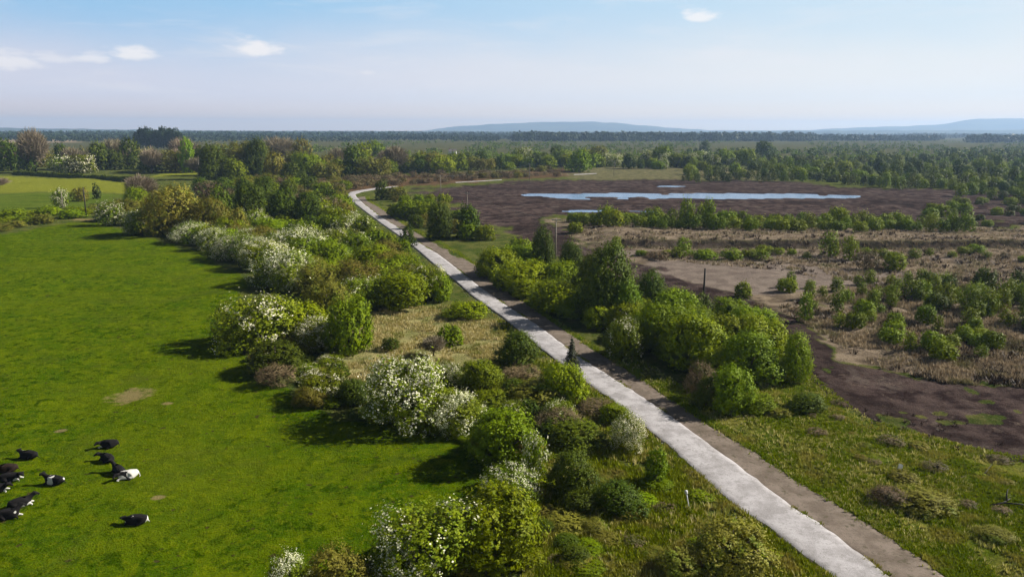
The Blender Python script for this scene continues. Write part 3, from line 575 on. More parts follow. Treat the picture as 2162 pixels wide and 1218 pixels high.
# ---- the plants one can tell apart: kind, centre x, top y, bottom y, width (photo pixels), label
T = [
 # bottom hedge and pasture edge
 ('thorn',905,1066,1262,215,'big round hawthorn with pale blossom on its crown at the bottom edge of the photo'),
 ('willow',1045,1040,1225,190,'large soft yellow green willow bush right of the big bottom hawthorn'),
 ('olive',716,1158,1290,125,'olive yellow bush cut by the bottom edge beside the pasture'),
 ('hawthorn',612,1168,1290,88,'white flowering hawthorn at the bottom edge, leftmost of the bottom bushes'),
 ('hawthorn',1077,984,1092,118,'hawthorn with its right side thick with white blossom above the willow'),
 ('lime',1066,868,1010,165,'bright green domed bush casting a black shadow on the pasture', 'green_bush','bush'),
 ('hawthorn',1128,915,1030,55,'narrow hawthorn trailing white blossom down the right of the bright green dome'),
 ('hawthorn',858,742,915,178,'widest white flowering hawthorn, on the clearing edge above the long pasture shadow'),
 ('hawthorn',966,820,925,105,'white flowering hawthorn pressed against the right of the widest hawthorn'),
 ('hawthorn',946,762,815,62,'small pale hawthorn behind the widest hawthorn'),
 ('willow',1018,755,832,86,'rounded yellow green bush standing alone beside the straw clearing'),
 ('olive',1120,795,870,130,'low wide olive bush between the round yellow bush and the path'),
 ('willow',1190,765,865,92,'leafy yellow green bush at the foot of the small spruce'),
 ('spruce',1206,708,800,56,'small dark spruce standing against the white gravel path'),
 ('alder',1092,702,782,92,'dark green bush on the right rim of the straw clearing','dark_bush','bush'),
 ('willow',986,632,678,84,'low green bush on the far rim of the straw clearing by the path'),
 ('willow',951,680,732,52,'small bright green bush standing in the straw clearing'),
 ('bare',916,704,758,56,'pinkish leafless bush in the straw clearing','bare_bush','bush'),
 ('alder',825,711,744,46,'low dark green tuft of bush in the middle of the straw clearing','dark_bush','bush'),
 ('hawthorn',1322,868,962,68,'small hawthorn in blossom close to the left edge of the path'),
 ('willow',1298,846,902,62,'low green bush squeezed between small hawthorn and path'),
 ('alder',1215,898,965,140,'dark shaded thicket left of the small pathside hawthorn','dark_bush','bush'),
 ('alder',1205,962,1075,110,'dark green bush right of the blossoming hawthorns at the bottom','dark_bush','bush'),
 ('alder',1302,1020,1110,118,'wide dark bush left of the white leaning post','dark_bush','bush'),
 ('alder',1222,1040,1105,90,'dark low bush between the white blossom and the wide dark bush','dark_bush','bush'),
 ('lime',1385,952,1032,56,'feathery pale green shrub on the path bank above the white post','green_bush','bush'),
 ('olive',1545,1096,1240,170,'large feathery olive bush at the bottom edge left of the path'),
 ('olive',1425,1160,1240,90,'low olive bush at the bottom edge beside the large feathery one'),
 ('brown',1190,862,930,96,'mound of dead brown brambles above the dark shaded thicket','bramble_mound','bramble'),
 ('brown',1262,838,885,84,'brown tangle of dead brambles left of the path','bramble_mound','bramble'),
 ('brown',1100,768,806,84,'flat brown mound of dead growth right of the round yellow bush','bramble_mound','bramble'),
 # bulge of the hedge into the pasture
 ('thorn',545,612,748,175,'broad olive topped hawthorn that bulges furthest into the pasture'),
 ('alder',585,718,800,140,'dark green bush below the bulging hawthorn at the pasture edge','dark_bush','bush'),
 ('brown',585,763,822,76,'rounded brown bush on the pasture edge'),
 ('hawthorn',682,664,748,118,'hawthorn covered in white blossom between the hedge bulge and the clearing'),
 ('willow',738,625,755,92,'upright yellow green willow on the left rim of the clearing'),
 ('olive',692,590,690,96,'tall olive brown bush behind the white hawthorn of the hedge bulge'),
 ('willow',640,630,725,110,'light green bush between the bulging hawthorn and the tall olive one'),
 ('thorn',680,776,850,96,'dark hawthorn with few flowers at the bottom left of the clearing'),
 ('alder',745,800,862,70,'dark low bush left of the widest hawthorn','dark_bush','bush'),
 ('olive',655,815,868,60,'low scrubby bush on the pasture edge below the clearing'),
 ('hawthorn',608,518,612,128,'very white hawthorn in the middle of the pasture hedge'),
 ('hawthorn',560,500,570,96,'white hawthorn up the hedge from the whitest one'),
 ('hawthorn',505,488,550,88,'blossoming hawthorn midway along the pasture hedge'),
 ('hawthorn',455,478,532,70,'blossoming hawthorn with grey white top in the pasture hedge'),
 ('hawthorn',402,468,516,78,'blossoming hawthorn at the foot of the big olive tree'),
 ('thorn',300,438,498,78,'hawthorn with a white underside near the far pasture corner'),
 ('hawthorn',232,424,480,54,'pale hawthorn at the far corner of the pasture'),
 ('olive',268,420,470,80,'yellow olive bush between the two corner hawthorns'),
 ('lime',290,398,440,60,'vivid green bush standing above the far pasture corner','green_bush','bush'),
 ('olive',368,386,500,118,'big olive brown tree leaning over the far pasture hedge','sallow_tree','tree'),
 ('bare',300,368,432,70,'pinkish bare tree behind the far pasture corner'),
 ('olive',440,415,500,90,'yellow olive bush right of the big olive tree'),
 ('hawthorn',745,608,665,66,'small white hawthorn left of the large round willow'),
 ('willow',848,572,662,118,'large round willow on the far rim of the straw clearing'),
 ('willow',800,545,612,100,'domed willow behind the large round one'),
 ('thorn',905,560,640,70,'yellowish hawthorn beside the path above the clearing'),
 ('willow',922,580,642,60,'low yellow green bush hanging over the path edge'),
 ('hawthorn',628,472,550,118,'domed grey green hawthorn in the middle of the thicket'),
 ('thorn',760,490,545,50,'dark hawthorn with a white top deep in the thicket'),
 ('hawthorn',725,455,505,52,'pale flowering hawthorn near the bend of the path'),
 ('thorn',712,510,560,70,'hawthorn with a flat pale top behind the thicket gap'),
 ('alder',862,482,524,42,'dark rounded bush that hides part of the path','dark_bush','bush'),
 # dark trees left of the path
 ('alder',468,396,474,58,'dark alder at the left end of the dark group beyond the thicket'),
 ('alder',530,394,480,76,'dark alder with a domed top in the middle of the dark group'),
 ('alder',598,408,476,74,'broad dark alder in the dark group'),
 ('alder',650,412,480,70,'dark alder at the right end of the dark group'),
 ('olive',505,430,505,46,'thin olive sapling before the dark alders'),
 ('alder',560,380,440,60,'dark green alder behind the dark group'),
 # right of the path, far part
 ('alder',806,385,424,34,'small dark tree inside the bend of the path'),
 ('olive',840,392,424,46,'yellowish bush right of the small dark tree in the bend'),
 ('willow',862,420,462,54,'green bush on the right bank past the bend'),
 ('willow',900,425,466,54,'second green bush along the right bank past the bend'),
 ('willow',835,432,458,36,'low pale bush beside the track past the bend'),
 ('alder',928,436,510,66,'tall dark green tree right of the path where the dark bush stands'),
 ('alder',988,442,508,58,'pointed green tree beside the peat, right of the tall dark one'),
 ('willow',986,472,510,38,'small rounded bush between the two tall trees'),
 ('willow',1024,476,512,40,'green bush on the grassy mound by the peat'),
 ('alder',878,455,486,40,'low dark bush left of the tall dark tree','dark_bush','bush'),
 # right of the path, the big belt
 ('willow',1050,518,590,90,'leftmost bush of the long belt right of the path'),
 ('willow',1100,512,580,90,'green bush with a flat top near the start of the long belt'),
 ('alder',1145,484,580,64,'tall slim tree rising from the long belt near a pole'),
 ('willow',1100,548,620,110,'rounded bush on the track side of the long belt'),
 ('willow',1180,545,620,90,'rounded green bush left of the tallest tree'),
 ('alder',1205,515,600,60,'dark green tree between pole and tallest tree'),
 ('willow',1175,590,665,110,'wide bush bordering the track left of the tallest tree'),
 ('alder',1282,524,690,128,'tallest and widest dark tree right of the path'),
 ('lime',1318,592,690,80,'bright leafy right flank below the tallest tree','leafy_tree','tree'),
 ('alder',1245,545,660,80,'dark tree hugging the left side of the tallest tree'),
 ('alder',1372,572,660,80,'dark green tree just right of the tallest tree'),
 ('willow',1430,608,680,90,'green bush sloping down from the tallest tree to the pole'),
 ('alder',1482,620,668,44,'small dark bush at the foot of the dark pole','dark_bush','bush'),
 ('thorn',1318,664,765,88,'hawthorn with a white blossoming side below the tallest tree'),
 ('willow',1400,640,760,110,'light green bush at the left of the big belt mass'),
 ('willow',1462,655,790,140,'broad rounded willow in the middle of the big belt mass'),
 ('willow',1540,665,770,120,'rounded willow with feathery top by the haul road'),
 ('willow',1610,670,780,110,'bright willow near the right end of the belt'),
 ('lime',1580,705,826,130,'bright green bushy tree at the front right of the belt','leafy_tree','tree'),
 ('lime',1676,712,816,74,'egg shaped bright green tree at the right end of the belt','leafy_tree','tree'),
 ('brown',1478,760,850,60,'reddish brown topped bush in the shade of the belt'),
 ('willow',1538,775,880,84,'green bush at the front foot of the belt beside the verge'),
 ('alder',1490,800,870,60,'dark bush at the front foot of the belt','dark_bush','bush'),
 ('willow',1600,830,880,70,'low scruffy bush trailing the end of the belt'),
 ('alder',1700,832,880,82,'low dark bush on the rough grass beyond the belt','dark_bush','bush'),
 ('olive',1640,862,888,50,'low brownish bush on the rough grass'),
 ('olive',1945,1034,1085,110,'rounded green bush in a grassy hollow at the lower right'),
 ('brown',1870,1020,1072,70,'withered bush left of the rounded one in the grassy hollow'),
 # single bog plants
 ('willow',1568,594,632,34,'small round bush right of the dark pole'),
 ('willow',1660,586,622,38,'round bush on the pale bare peat'),
 ('birch',1698,620,684,40,'dense dark birch at the edge of the haul road'),
 ('brown',1600,638,660,30,'little brown bush beside the haul road'),
 ('brown',1828,526,572,46,'dark reddish brown bush before the peat bank'),
 ('willow',1888,532,573,50,'bright round bush right of the dark brown one'),
 ('birch',1750,492,546,46,'dark bush on top of the peat bank, left of a pair'),
 ('birch',1792,500,552,44,'upright bush on the peat bank, right of a pair'),
 ('birch',1440,506,546,44,'bush rising above the peat bank near its left end'),
 ('willow',1545,522,550,42,'domed bush at the foot of the peat bank'),
 ('willow',1490,524,550,50,'wide domed bush left of its twin below the peat bank'),
 ('brown',1392,530,552,50,'brown heathery bush at the left foot of the peat bank'),
 ('birch',1300,500,528,30,'small bush at the left end of the peat bank'),
 ('birch',1606,526,552,54,'low wide birch scrub below the peat bank'),
 ('willow',1214,470,497,30,'dark little bush left of the bog shrub row'),
 ('birch',1275,438,480,44,'tall birch near the left end of the bog shrub row'),
 ('birch',1385,444,480,34,'birch in the left half of the bog shrub row'),
 ('birch',1448,428,490,46,'tallest birch of the bog shrub row'),
 ('birch',1495,432,492,42,'tall birch right of the tallest one in the shrub row'),
 ('willow',1748,470,500,0,''),
]
T = [t for t in T if t[4] > 0]
for t in T:
    k, cx, yt, yb, wp, lb = t[:6]; nm = t[6] if len(t) > 6 else None; ct = t[7] if len(t) > 7 else None
    plant(k, cx, yt, yb, wp, lb, name=nm, cat=ct)
print('named plants', len(T))
# ---- repeats nothing tells apart, scattered over their stretch of ground
OCC = [(t[1], (t[2]+t[3])/2, t[4]) for t in T]
WAY = np.array(PL + TR[::-1], float)
HAUL = np.array([(1150,505),(1230,545),(1330,580),(1450,612),(1560,650),(1680,700),(1770,745),(1850,790),(1850,850),(1740,790),(1690,735),(1640,705),(1540,665),(1440,632),(1320,600),(1220,565),(1140,525)], float)
def scatter(poly, n, wr, hr, kinds, group, labels, seed, space=.55, mind=0):
    """pixel outline poly on the ground; wr width range in photo px, hr height/width ratio range"""
    rng = np.random.default_rng(seed); P = np.array(poly, float); x0, y0 = P.min(0); x1, y1 = P.max(0); done = []; tries = 0
    while len(done) < n and tries < n*60:
        tries += 1; px, py = rng.uniform(x0, x1), rng.uniform(y0, y1)
        if not inpoly(np.array([px]), np.array([py]), P)[0]: continue
        sc = (py-hor)/((y0+y1)/2-hor); w_ = rng.uniform(*wr)*np.clip(sc, .4, 1.8)
        hh0 = w_*hr[1]; qx = np.array([px, px-w_*.4, px+w_*.4, px-w_*.3, px+w_*.3, px+w_*.45]); qy = np.array([py-hh0, py-hh0*.45, py-hh0*.45, py-hh0*.8, py-hh0*.8, py])
        if inpoly(qx, qy, WAY).any() or inpoly(qx, qy, HAUL).any(): continue
        if any(abs(px-a)/(w_+c)*2 < space*1.3 and abs(py-b)/(w_+c)*3.4 < space*1.3 for a, b, c in done): continue
        done.append((px, py, w_))
    for i, (px, py, w_) in enumerate(sorted(done, key=lambda q: -q[1])):
        k = kinds[int(rng.random()*len(kinds))]; hh = w_*rng.uniform(*hr)
        plant(k, px, py-hh, py, w_, labels[k], group=group[k] if isinstance(group, dict) else group, var=int(rng.integers(0, 4)))
    return len(done)
def grp(where, kinds):
    d = {'willow': ('rounded yellow green willow bush', 'willow bushes'), 'thorn': ('leafy hawthorn bush with few flowers', 'leafy hawthorns'), 'hawthorn': ('hawthorn bush dusted with white blossom', 'hawthorns'), 'olive': ('soft olive brown bush', 'olive bushes'),
         'alder': ('dark green leafy tree', 'dark trees'), 'lime': ('fresh bright green tree', 'bright trees'), 'birch': ('slender loose green birch sapling', 'birch saplings'),
         'bare': ('leafless pinkish brown tree', 'bare trees'), 'brown': ('low twiggy brown bush', 'brown bushes'), 'poplar': ('dark tall tree', 'tall trees'), 'spruce': ('dark conifer', 'conifers')}
    return {k: d[k][1]+' '+where for k in kinds}, {k: d[k][0]+' '+where for k in kinds}
def sc_(where, poly, n, wr, hr, kinds, seed, **kw):
    g, l = grp(where, set(kinds)); c = scatter(poly, n, wr, hr, kinds, g, l, seed, **kw); print(where, c)
sc_('in the thicket between pasture hedge and path', [(300,470),(460,470),(560,470),(700,440),(790,470),(860,525),(940,600),(960,640),(860,630),(800,650),(760,690),(700,690),(620,620),(560,560),(420,515),(330,490)], 190, (50, 86), (.62, .95), ['willow']*8+['olive']*3+['hawthorn']*1+['thorn']*3+['alder'], 11, space=.33)
sc_('near the bend of the path', [(420,400),(560,385),(730,400),(745,430),(800,475),(700,470),(560,470),(450,440)], 110, (32, 54), (.6, .9), ['willow']*3+['olive']*3+['brown']*2+['alder']*2, 12, space=.33)
sc_('on the brown heath behind the bend', [(640,395),(780,378),(960,370),(1190,360),(1190,374),(1000,383),(800,397),(740,404)], 90, (16, 28), (.45, .7), ['brown']*5+['olive'], 13, space=.3)
sc_('along the strip between track and peat', [(800,400),(880,415),(960,440),(1040,500),(1010,512),(920,500),(860,470),(800,432)], 18, (24, 38), (.6, .95), ['willow']*3+['olive']+['alder'], 14)
sc_('filling the long belt right of the path', [(1030,585),(1090,540),(1200,560),(1330,620),(1450,660),(1600,700),(1660,780),(1560,830),(1450,790),(1330,740),(1200,670),(1090,625)], 64, (64, 96), (.6, .85), ['willow'], 15, space=.34)
sc_('in the shrub row across the bog', [(1200,470),(1210,482),(1400,498),(1700,500),(2040,505),(2040,490),(1900,482),(1700,476),(1450,470)], 74, (24, 44), (.65, 1.05), ['willow']*4+['birch']*4, 16, space=.36)
sc_('at the foot of the peat bank', [(1340,545),(1500,556),(1700,548),(2162,560),(2162,540),(1800,535),(1380,538)], 26, (22, 40), (.5, .8), ['willow']*2+['birch']*2+['brown'], 17)
sc_('scattered over the right side of the bog', [(1700,670),(1900,640),(2250,640),(2250,700),(2100,760),(1960,790),(1850,740),(1760,690)], 36, (26, 50), (.75, 1.3), ['birch']*4+['willow']*3, 18, space=.4)
sc_('in the clump at the right edge of the bog', [(1900,620),(2000,610),(2250,610),(2250,700),(2060,700),(1940,660)], 22, (40, 66), (.75, 1.1), ['birch']*3+['alder'], 19, space=.4)
sc_('on the grassy left bank of the path', [(1060,830),(1250,820),(1330,900),(1560,1100),(1720,1230),(1150,1230),(1140,1120),(1150,900)], 34, (30, 62), (.35, .6), ['willow']*2+['olive']*3+['brown']*2, 31, space=.5)
sc_('in the hedge along the pasture', [(215,470),(330,492),(440,520),(560,575),(600,625),(660,610),(600,540),(450,490),(320,455),(240,450)], 44, (48, 74), (.6, .85), ['hawthorn']*5+['thorn']*2+['willow']*3+['olive']*2, 33, space=.34)
sc_('tangled around the clearing and the lower hedge', [(500,700),(560,790),(650,840),(760,890),(880,910),(1000,960),(1040,1000),(1180,960),(1240,880),(1160,860),(1050,850),(900,860),(760,840),(680,760),(600,690)], 44, (44, 76), (.5, .8), ['thorn']*3+['willow']*3+['olive']*3+['alder']*3, 34, space=.36)
sc_('at the bottom of the left bank', [(780,1180),(960,1100),(1120,1090),(1260,1090),(1250,1235),(800,1240)], 20, (60, 100), (.5, .8), ['willow']*2+['olive']*2+['alder'], 35, space=.4)
sc_('on the rough grass right of the track', [(1640,850),(1760,840),(1900,930),(2160,980),(2160,1180),(2000,1140),(1800,1010)], 20, (24, 60), (.3, .5), ['brown']*2+['olive']*2+['willow'], 36, space=.8)
sc_('low on the bog near the haul road', [(1640,610),(1860,600),(1960,600),(1980,640),(1860,670),(1720,660)], 22, (26, 40), (.75, 1.2), ['birch'], 20)
sc_('on the dark peat at the far right', [(1960,432),(2250,420),(2250,470),(2080,480),(1960,460)], 34, (18, 34), (.55, .8), ['willow']*3+['birch'], 21, space=.4)
sc_('at the right end beyond the pond', [(2000,400),(2250,395),(2250,424),(2020,424)], 26, (20, 34), (.7, 1.0), ['willow', 'birch', 'alder'], 22, space=.4)
sc_('behind the pond', [(1420,378),(1640,372),(1900,385),(2250,380),(2250,402),(1900,402),(1700,384),(1450,386)], 130, (14, 26), (.7, 1.2), ['birch']*4+['willow']+['alder'], 23, space=.34)
sc_('in the far hedgerow on the left', [(-20,352),(440,362),(440,366),(-20,367)], 26, (34, 58), (.75, 1.2), ['thorn']*2+['alder']*4+['olive'], 24, space=.5)
sc_('rising from the far hedgerow on the left', [(-20,345),(300,352),(470,352),(470,364),(-20,362)], 17, (40, 62), (.8, 1.15), ['bare'], 25, space=.7)
sc_('in the mixed wood left of the path', [(420,372),(640,366),(800,352),(900,362),(860,376),(640,386),(450,392)], 100, (36, 70), (.75, 1.15), ['olive']*5+['willow']*3+['alder']*3+['bare']*2, 26, space=.4)
sc_('along the heath behind the bend', [(660,366),(900,352),(1200,338),(1210,352),(950,366),(700,378)], 130, (26, 46), (.65, 1.0), ['willow']*4+['alder']*2+['olive'], 27, space=.4)
sc_('beyond the head of the bog', [(1080,340),(1380,346),(1600,345),(1600,352),(1380,358),(1090,352)], 120, (20, 40), (.7, 1.05), ['alder']*2+['hawthorn']*2+['willow'], 28, space=.3)
sc_('in the right hand woodland beyond the bog', [(1440,362),(1700,340),(2250,330),(2250,392),(1800,385),(1460,374)], 170, (15, 30), (.65, 1.05), ['birch']*4+['alder']*3+['willow']*2, 29, space=.3)
sc_('along the hedge at the far end of the pasture', [(-40,478),(60,462),(150,452),(215,440),(215,452),(150,466),(60,482),(-40,496)], 34, (34, 54), (.38, .55), ['willow', 'olive'], 30, space=.4)
for a in [('olive',520,296,372,110,'broad yellowish tree topping the mixed wood','leafy_tree','tree'),('bare',590,288,348,80,'bare crowned tall tree right of the broad yellowish one'),('olive',640,291,350,50,'olive tree beside the bare crowned one in the mixed wood','leafy_tree','tree'),
          ('lime',398,300,366,36,'upright bright green tree standing alone in the left hedgerow'),('bare',77,272,366,66,'tallest bare crowned tree of the left hedgerow'),('lime',793,302,345,50,'bright green crown among bare trees beyond the heath'),
          ('bare',765,310,348,46,'bare tree left of the bright green crown beyond the heath'),('lime',1222,320,364,58,'dome shaped bright green tree beyond the head of the bog'),('olive',1263,306,350,40,'yellow olive tree right of the dome shaped green one','leafy_tree','tree'),
          ('alder',1405,312,342,44,'dark spreading tree beyond the head of the bog'),('alder',1612,300,334,46,'large dark tree standing out of the distant scrub'),('alder',1487,300,322,26,'small dark tree alone on the distant plain'),
          ('hawthorn',130,398,442,30,'white hawthorn beside the pale post in the far field'),('olive',170,392,425,34,'brownish bush between post and dark pole in the far field'),('alder',205,390,420,20,'thin dark bush at the end of the far field','dark_bush','bush'),
          ('bare',322,312,366,46,'bare pinkish tree below the poplars'),('bare',392,312,360,60,'wide bare tree right of the poplars'),('bare',-6,375,400,50,'bare tree cut by the left edge of the photo'),
          ('hawthorn',130,325,366,48,'pale flowering tree near the left end of the hedgerow'),('hawthorn',178,325,367,46,'pale flowering tree in the middle of the hedgerow'),('alder',60,312,366,40,'ivy dark tree at the left end of the hedgerow')]:
    plant(*a[:6], name=a[6] if len(a) > 6 else None, cat=a[7] if len(a) > 7 else None)
for i, (cx, w_) in enumerate([(297,26),(308,28),(320,26),(334,24),(346,26),(358,28),(371,26),(380,20)]):
    plant('poplar', cx, 269+(i*5 % 4)*2.0+(5 if i in (0, 7) else 0), 314, w_*1.25, 'tall dark poplar in the tight clump on the left skyline', group='poplars in the clump on the left skyline', var=i)
# ---- hedge clipped low across the far left field
def strip_foliage(nm, p0, p1, width, height, n, size, mat, label, cat, seed, kind=None):
    rng = np.random.default_rng(seed); t = rng.random(n); a = np.array(p0); b = np.array(p1); d = (b-a)/np.hypot(*(b-a)); s = np.array([-d[1], d[0]])
    ang = rng.uniform(0, math.pi, n); rr = rng.uniform(.75, 1.05, n)*(.8+.4*vn(t*np.hypot(*(b-a)), t*0, 3, seed))
    off = np.cos(ang)*width/2*rr; z = np.sin(ang)*height*rr; xy = a+(b-a)*t[:, None]+s*off[:, None]
    Nn = np.stack([s[0]*np.cos(ang), s[1]*np.cos(ang), np.sin(ang)], 1)
    c = (a+b)/2; P = np.column_stack([xy-c, z]); V = leaves(rng, P, Nn, size)
    return obj(nm, mesh(nm, V, quads(n), mat), loc=(c[0], c[1], float(H(c[0], c[1]))-.1), label=label, category=cat)
a, b = Gp([(30, 368), (283, 383)]); strip_foliage('hedge', a, b, 3.0, 2.4, 16000, .5, M['alder'], 'dark clipped hedge along the far side of the lime green field', 'hedge', 3)
a, b = Gp([(-300, 470), (195, 446)]); strip_foliage('hedge', a, b, 3.0, 1.3, 14000, .3, M['willow'], 'low rough hedge between the pasture and the darker far field', 'hedge', 4)
# ---- stuff: far woods and scrub, grasses, tussocks
def merged(nm, xs, ys, W, Hh, kinds, label, cat, seed, nleaf=70, size=.2):
    rng = np.random.default_rng(seed); Vs = []
    base = []
    for s in range(6):
        P, Nn = crown_pts(np.random.default_rng(seed*10+s), kinds[s % len(kinds)], nleaf*2); base.append((P[:nleaf], Nn[:nleaf]))
    zz = H(xs, ys)
    for s in range(6):
        sel = np.arange(len(xs)) % 6 == s; x, y, w_, h_, z = xs[sel], ys[sel], W[sel], Hh[sel], zz[sel]; m = len(x)
        P, Nn = base[s]; k = len(P); PP = np.tile(P, (m, 1)); NN = np.tile(Nn, (m, 1)); r = np.repeat
        a_ = r(rng.uniform(0, 6.28, m), k); ca, sa = np.cos(a_), np.sin(a_)
        Q = np.stack([(PP[:, 0]*ca-PP[:, 1]*sa), (PP[:, 0]*sa+PP[:, 1]*ca), PP[:, 2]], 1); NQ = np.stack([NN[:, 0]*ca-NN[:, 1]*sa, NN[:, 0]*sa+NN[:, 1]*ca, NN[:, 2]], 1)
        ws, hs = r(w_, k), r(h_, k); Q = Q*np.stack([ws, ws, hs], 1) + np.stack([r(x, k), r(y, k), r(z, k)], 1)
        Vs.append(leaves(rng, Q, NQ, size*(ws+hs)/2))
    V = np.vstack(Vs); return V
def stuff(nm, V, mat, label, cat='woodland'):
    return obj(nm, mesh(nm, V, quads(len(V)//4), mat), kind='stuff', label=label, category=cat)
def band(x0, x1, y0, y1, n, seed, pw=1.0):
    rng = np.random.default_rng(seed); px = rng.uniform(x0, x1, n); py = y0+(y1-y0)*rng.random(n)**pw; X, Y = G(px, py); return X, Y, rng, px, py
def woodband(nm, x0, x1, y0, y1, n, seed, wr, hr, mat, label, kinds=('tall', 'bush', 'birch'), nleaf=60, clump=None, size=.2, cat='woodland'):
    X, Y, rng, px, py = band(x0, x1, y0, y1, n, seed)
    if clump: k = vn(px, py*8, clump[0], seed) > clump[1]; X, Y = X[k], Y[k]
    W = rng.uniform(*wr, len(X)); Hh = rng.uniform(*hr, len(X))
    stuff(nm, merged(nm, X, Y, W, Hh, kinds, label, cat, seed, nleaf, size), M[mat], label, cat)
woodband('distant_wood', -200, 2400, 285, 292, 5200, 41, (12, 26), (9, 19), 'poplar', 'dark blue green band of distant woodland along the horizon', clump=(260, .22), nleaf=32, size=.28)
woodband('distant_wood', -200, 2400, 288, 297, 4200, 50, (12, 22), (8, 15), 'poplar', 'broken blue grey woodland across the far plain', clump=(170, .36), nleaf=34, size=.27)
woodband('distant_wood', 1650, 2150, 295, 298, 500, 51, (12, 22), (11, 17), 'poplar', 'paler plantation continuing right of the dark block', clump=(120, .3), nleaf=44, size=.26)
woodband('distant_wood', 1085, 1720, 295, 299, 800, 42, (12, 22), (16, 23), 'poplar', 'darker plantation block in the middle distance below the hill', clump=(110, .22), nleaf=50, size=.26)
woodband('distant_wood', 2040, 2400, 300, 302, 260, 46, (12, 20), (15, 21), 'poplar', 'dark plantation block at the right edge below the right hill', nleaf=50, size=.26)
woodband('distant_wood', -200, 2400, 281, 284, 1500, 47, (20, 50), (9, 16), 'poplar', 'faintest band of woodland at the skyline', clump=(300, .3), nleaf=24, size=.32)
woodband('distant_wood', -200, 1100, 292, 300, 900, 48, (8, 16), (6, 12), 'poplar', 'blue green copses on the left plain', clump=(140, .45), nleaf=50, size=.24)
woodband('far_scrub', 380, 2300, 300, 322, 1700, 43, (4, 9), (3, 6.5), 'birch', 'grey green scrub covering the far plain', clump=(70, .33), nleaf=60, size=.2, cat='scrub')
woodband('far_scrub', 700, 2300, 322, 350, 1700, 44, (3, 6.5), (2.5, 5.0), 'birch', 'green scrub between the far plain and the bog', clump=(55, .33), nleaf=90, size=.17, cat='scrub')
woodband('far_scrub', 1450, 2350, 322, 345, 480, 45, (4, 8), (4, 7.5), 'alder', 'dark trees massed in the right hand woodland', clump=(50, .38), nleaf=100, size=.17, cat='woodland')
woodband('far_scrub', -100, 640, 300, 345, 420, 49, (5, 10), (4, 8), 'olive', 'mixed hedges and scrub beyond the left hedgerow', clump=(50, .50), nleaf=90, size=.18, cat='scrub')
def tufts(nm, pts, hr, nb, mat, label, seed, lean=.6, wd=.03, cat='grass', rad=.12):
    rng = np.random.default_rng(seed); n = len(pts); P = np.repeat(pts, nb, 0); m = len(P); h = np.repeat(rng.uniform(*hr, n), nb)*rng.uniform(.6, 1.2, m)
    a = rng.uniform(0, 6.283, m); l = rng.uniform(.1, lean, m); bx = P[:, 0]+np.cos(a)*rad*rng.random(m); by = P[:, 1]+np.sin(a)*rad*rng.random(m); z = H(bx, by)-.03
    s = np.stack([-np.sin(a), np.cos(a)], 1)*(wd*rng.uniform(.6, 1.4, m)*(h/np.mean(hr)))[:, None]; tx = bx+np.cos(a)*l*h; ty = by+np.sin(a)*l*h
    V = np.stack([np.stack([bx-s[:, 0], by-s[:, 1], z], 1), np.stack([bx+s[:, 0], by+s[:, 1], z], 1), np.stack([tx+s[:, 0]*.25, ty+s[:, 1]*.25, z+h], 1), np.stack([tx-s[:, 0]*.25, ty-s[:, 1]*.25, z+h], 1)], 1).reshape(-1, 3)
    stuff(nm, V, mat, label, cat)
def ptsin(poly, n, seed, clump=None, cut=.45, avoid=True):
    rng = np.random.default_rng(seed); P = np.array(poly, float); lo, hi = P.min(0), P.max(0); px = rng.uniform(lo[0], hi[0], n*3); py = rng.uniform(lo[1], hi[1], n*3)
    k = inpoly(px, py, P); px, py = px[k], py[k]; x, y = G(px, py)
    if clump: k = vn(x, y, clump, seed) + (rng.random(len(x))-.5)*.25 > cut; x, y = x[k], y[k]
    if avoid:
        cc = np.interp(y, CLN[:18, 1][np.argsort(CLN[:18, 1])], CLN[:18, 0][np.argsort(CLN[:18, 1])])
        ll = np.interp(y, PLw[:18, 1], PLw[:18, 0]); rr = np.interp(y, TRw[:, 1], TRw[:, 0]); k = (x < ll-.15) | (x > rr+.1); x, y = x[k], y[k]
    return np.stack([x, y], 1)[:n]
RIGHT = [(1280,740),(1390,780),(1500,870),(1620,740),(1700,780),(1850,890),(2200,970),(2200,1240),(1990,1240),(1680,1020),(1480,890),(1340,800)]
LEFT = [(960,640),(1010,640),(1200,770),(1420,955),(1560,1075),(1780,1240),(1100,1240),(1150,1150),(1120,1000),(1150,880),(1020,830),(1060,720),(1040,660)]
tufts('rough_grass', ptsin(RIGHT, 26000, 61, 2.6, .30), (.06, .26), 7, M['grass'], 'rough green and yellow grass beside the worn track', 61)
tufts('rough_grass', ptsin(LEFT, 26000, 62, 1.6, .2), (.12, .42), 7, M['grass'], 'tangled green grass on the left bank of the gravel path', 62)
tufts('dry_grass', ptsin([(655,772),(775,690),(800,655),(960,648),(1045,665),(1070,720),(1040,800),(870,770),(800,775),(770,810),(700,805)], 6500, 63, 2.0, .48), (.15, .45), 7, M['straw'], 'pale straw coloured grass filling the small clearing', 63)
tufts('dry_grass', ptsin(RIGHT, 7000, 64, 2.5, .5), (.08, .3), 7, M['straw'], 'bleached dry grass strewn through the verge right of the track', 64)
tufts('dry_grass', ptsin(LEFT, 3200, 65, 3.0, .52), (.2, .5), 7, M['straw'], 'bleached dry grass strewn through the left bank', 65)
MO = [(1195,466),(1500,476),(2300,476),(2300,826),(2000,808),(1835,766),(1705,690),(1640,650),(1850,600),(1400,550),(1200,500)]
tufts('moor_grass', ptsin(MO, 15000, 66, 3.5, .40), (.25, .6), 8, M['moorgrass'], 'tawny dead moor grass tussocks on the bog', 66, wd=.05, rad=.35)
tufts('heather', ptsin(MO, 2600, 67, 5, .45), (.3, .65), 16, M['heather'], 'dark brown heather clumps dotted over the bog', 67, lean=1.2, wd=.06, rad=.5, cat='heather')
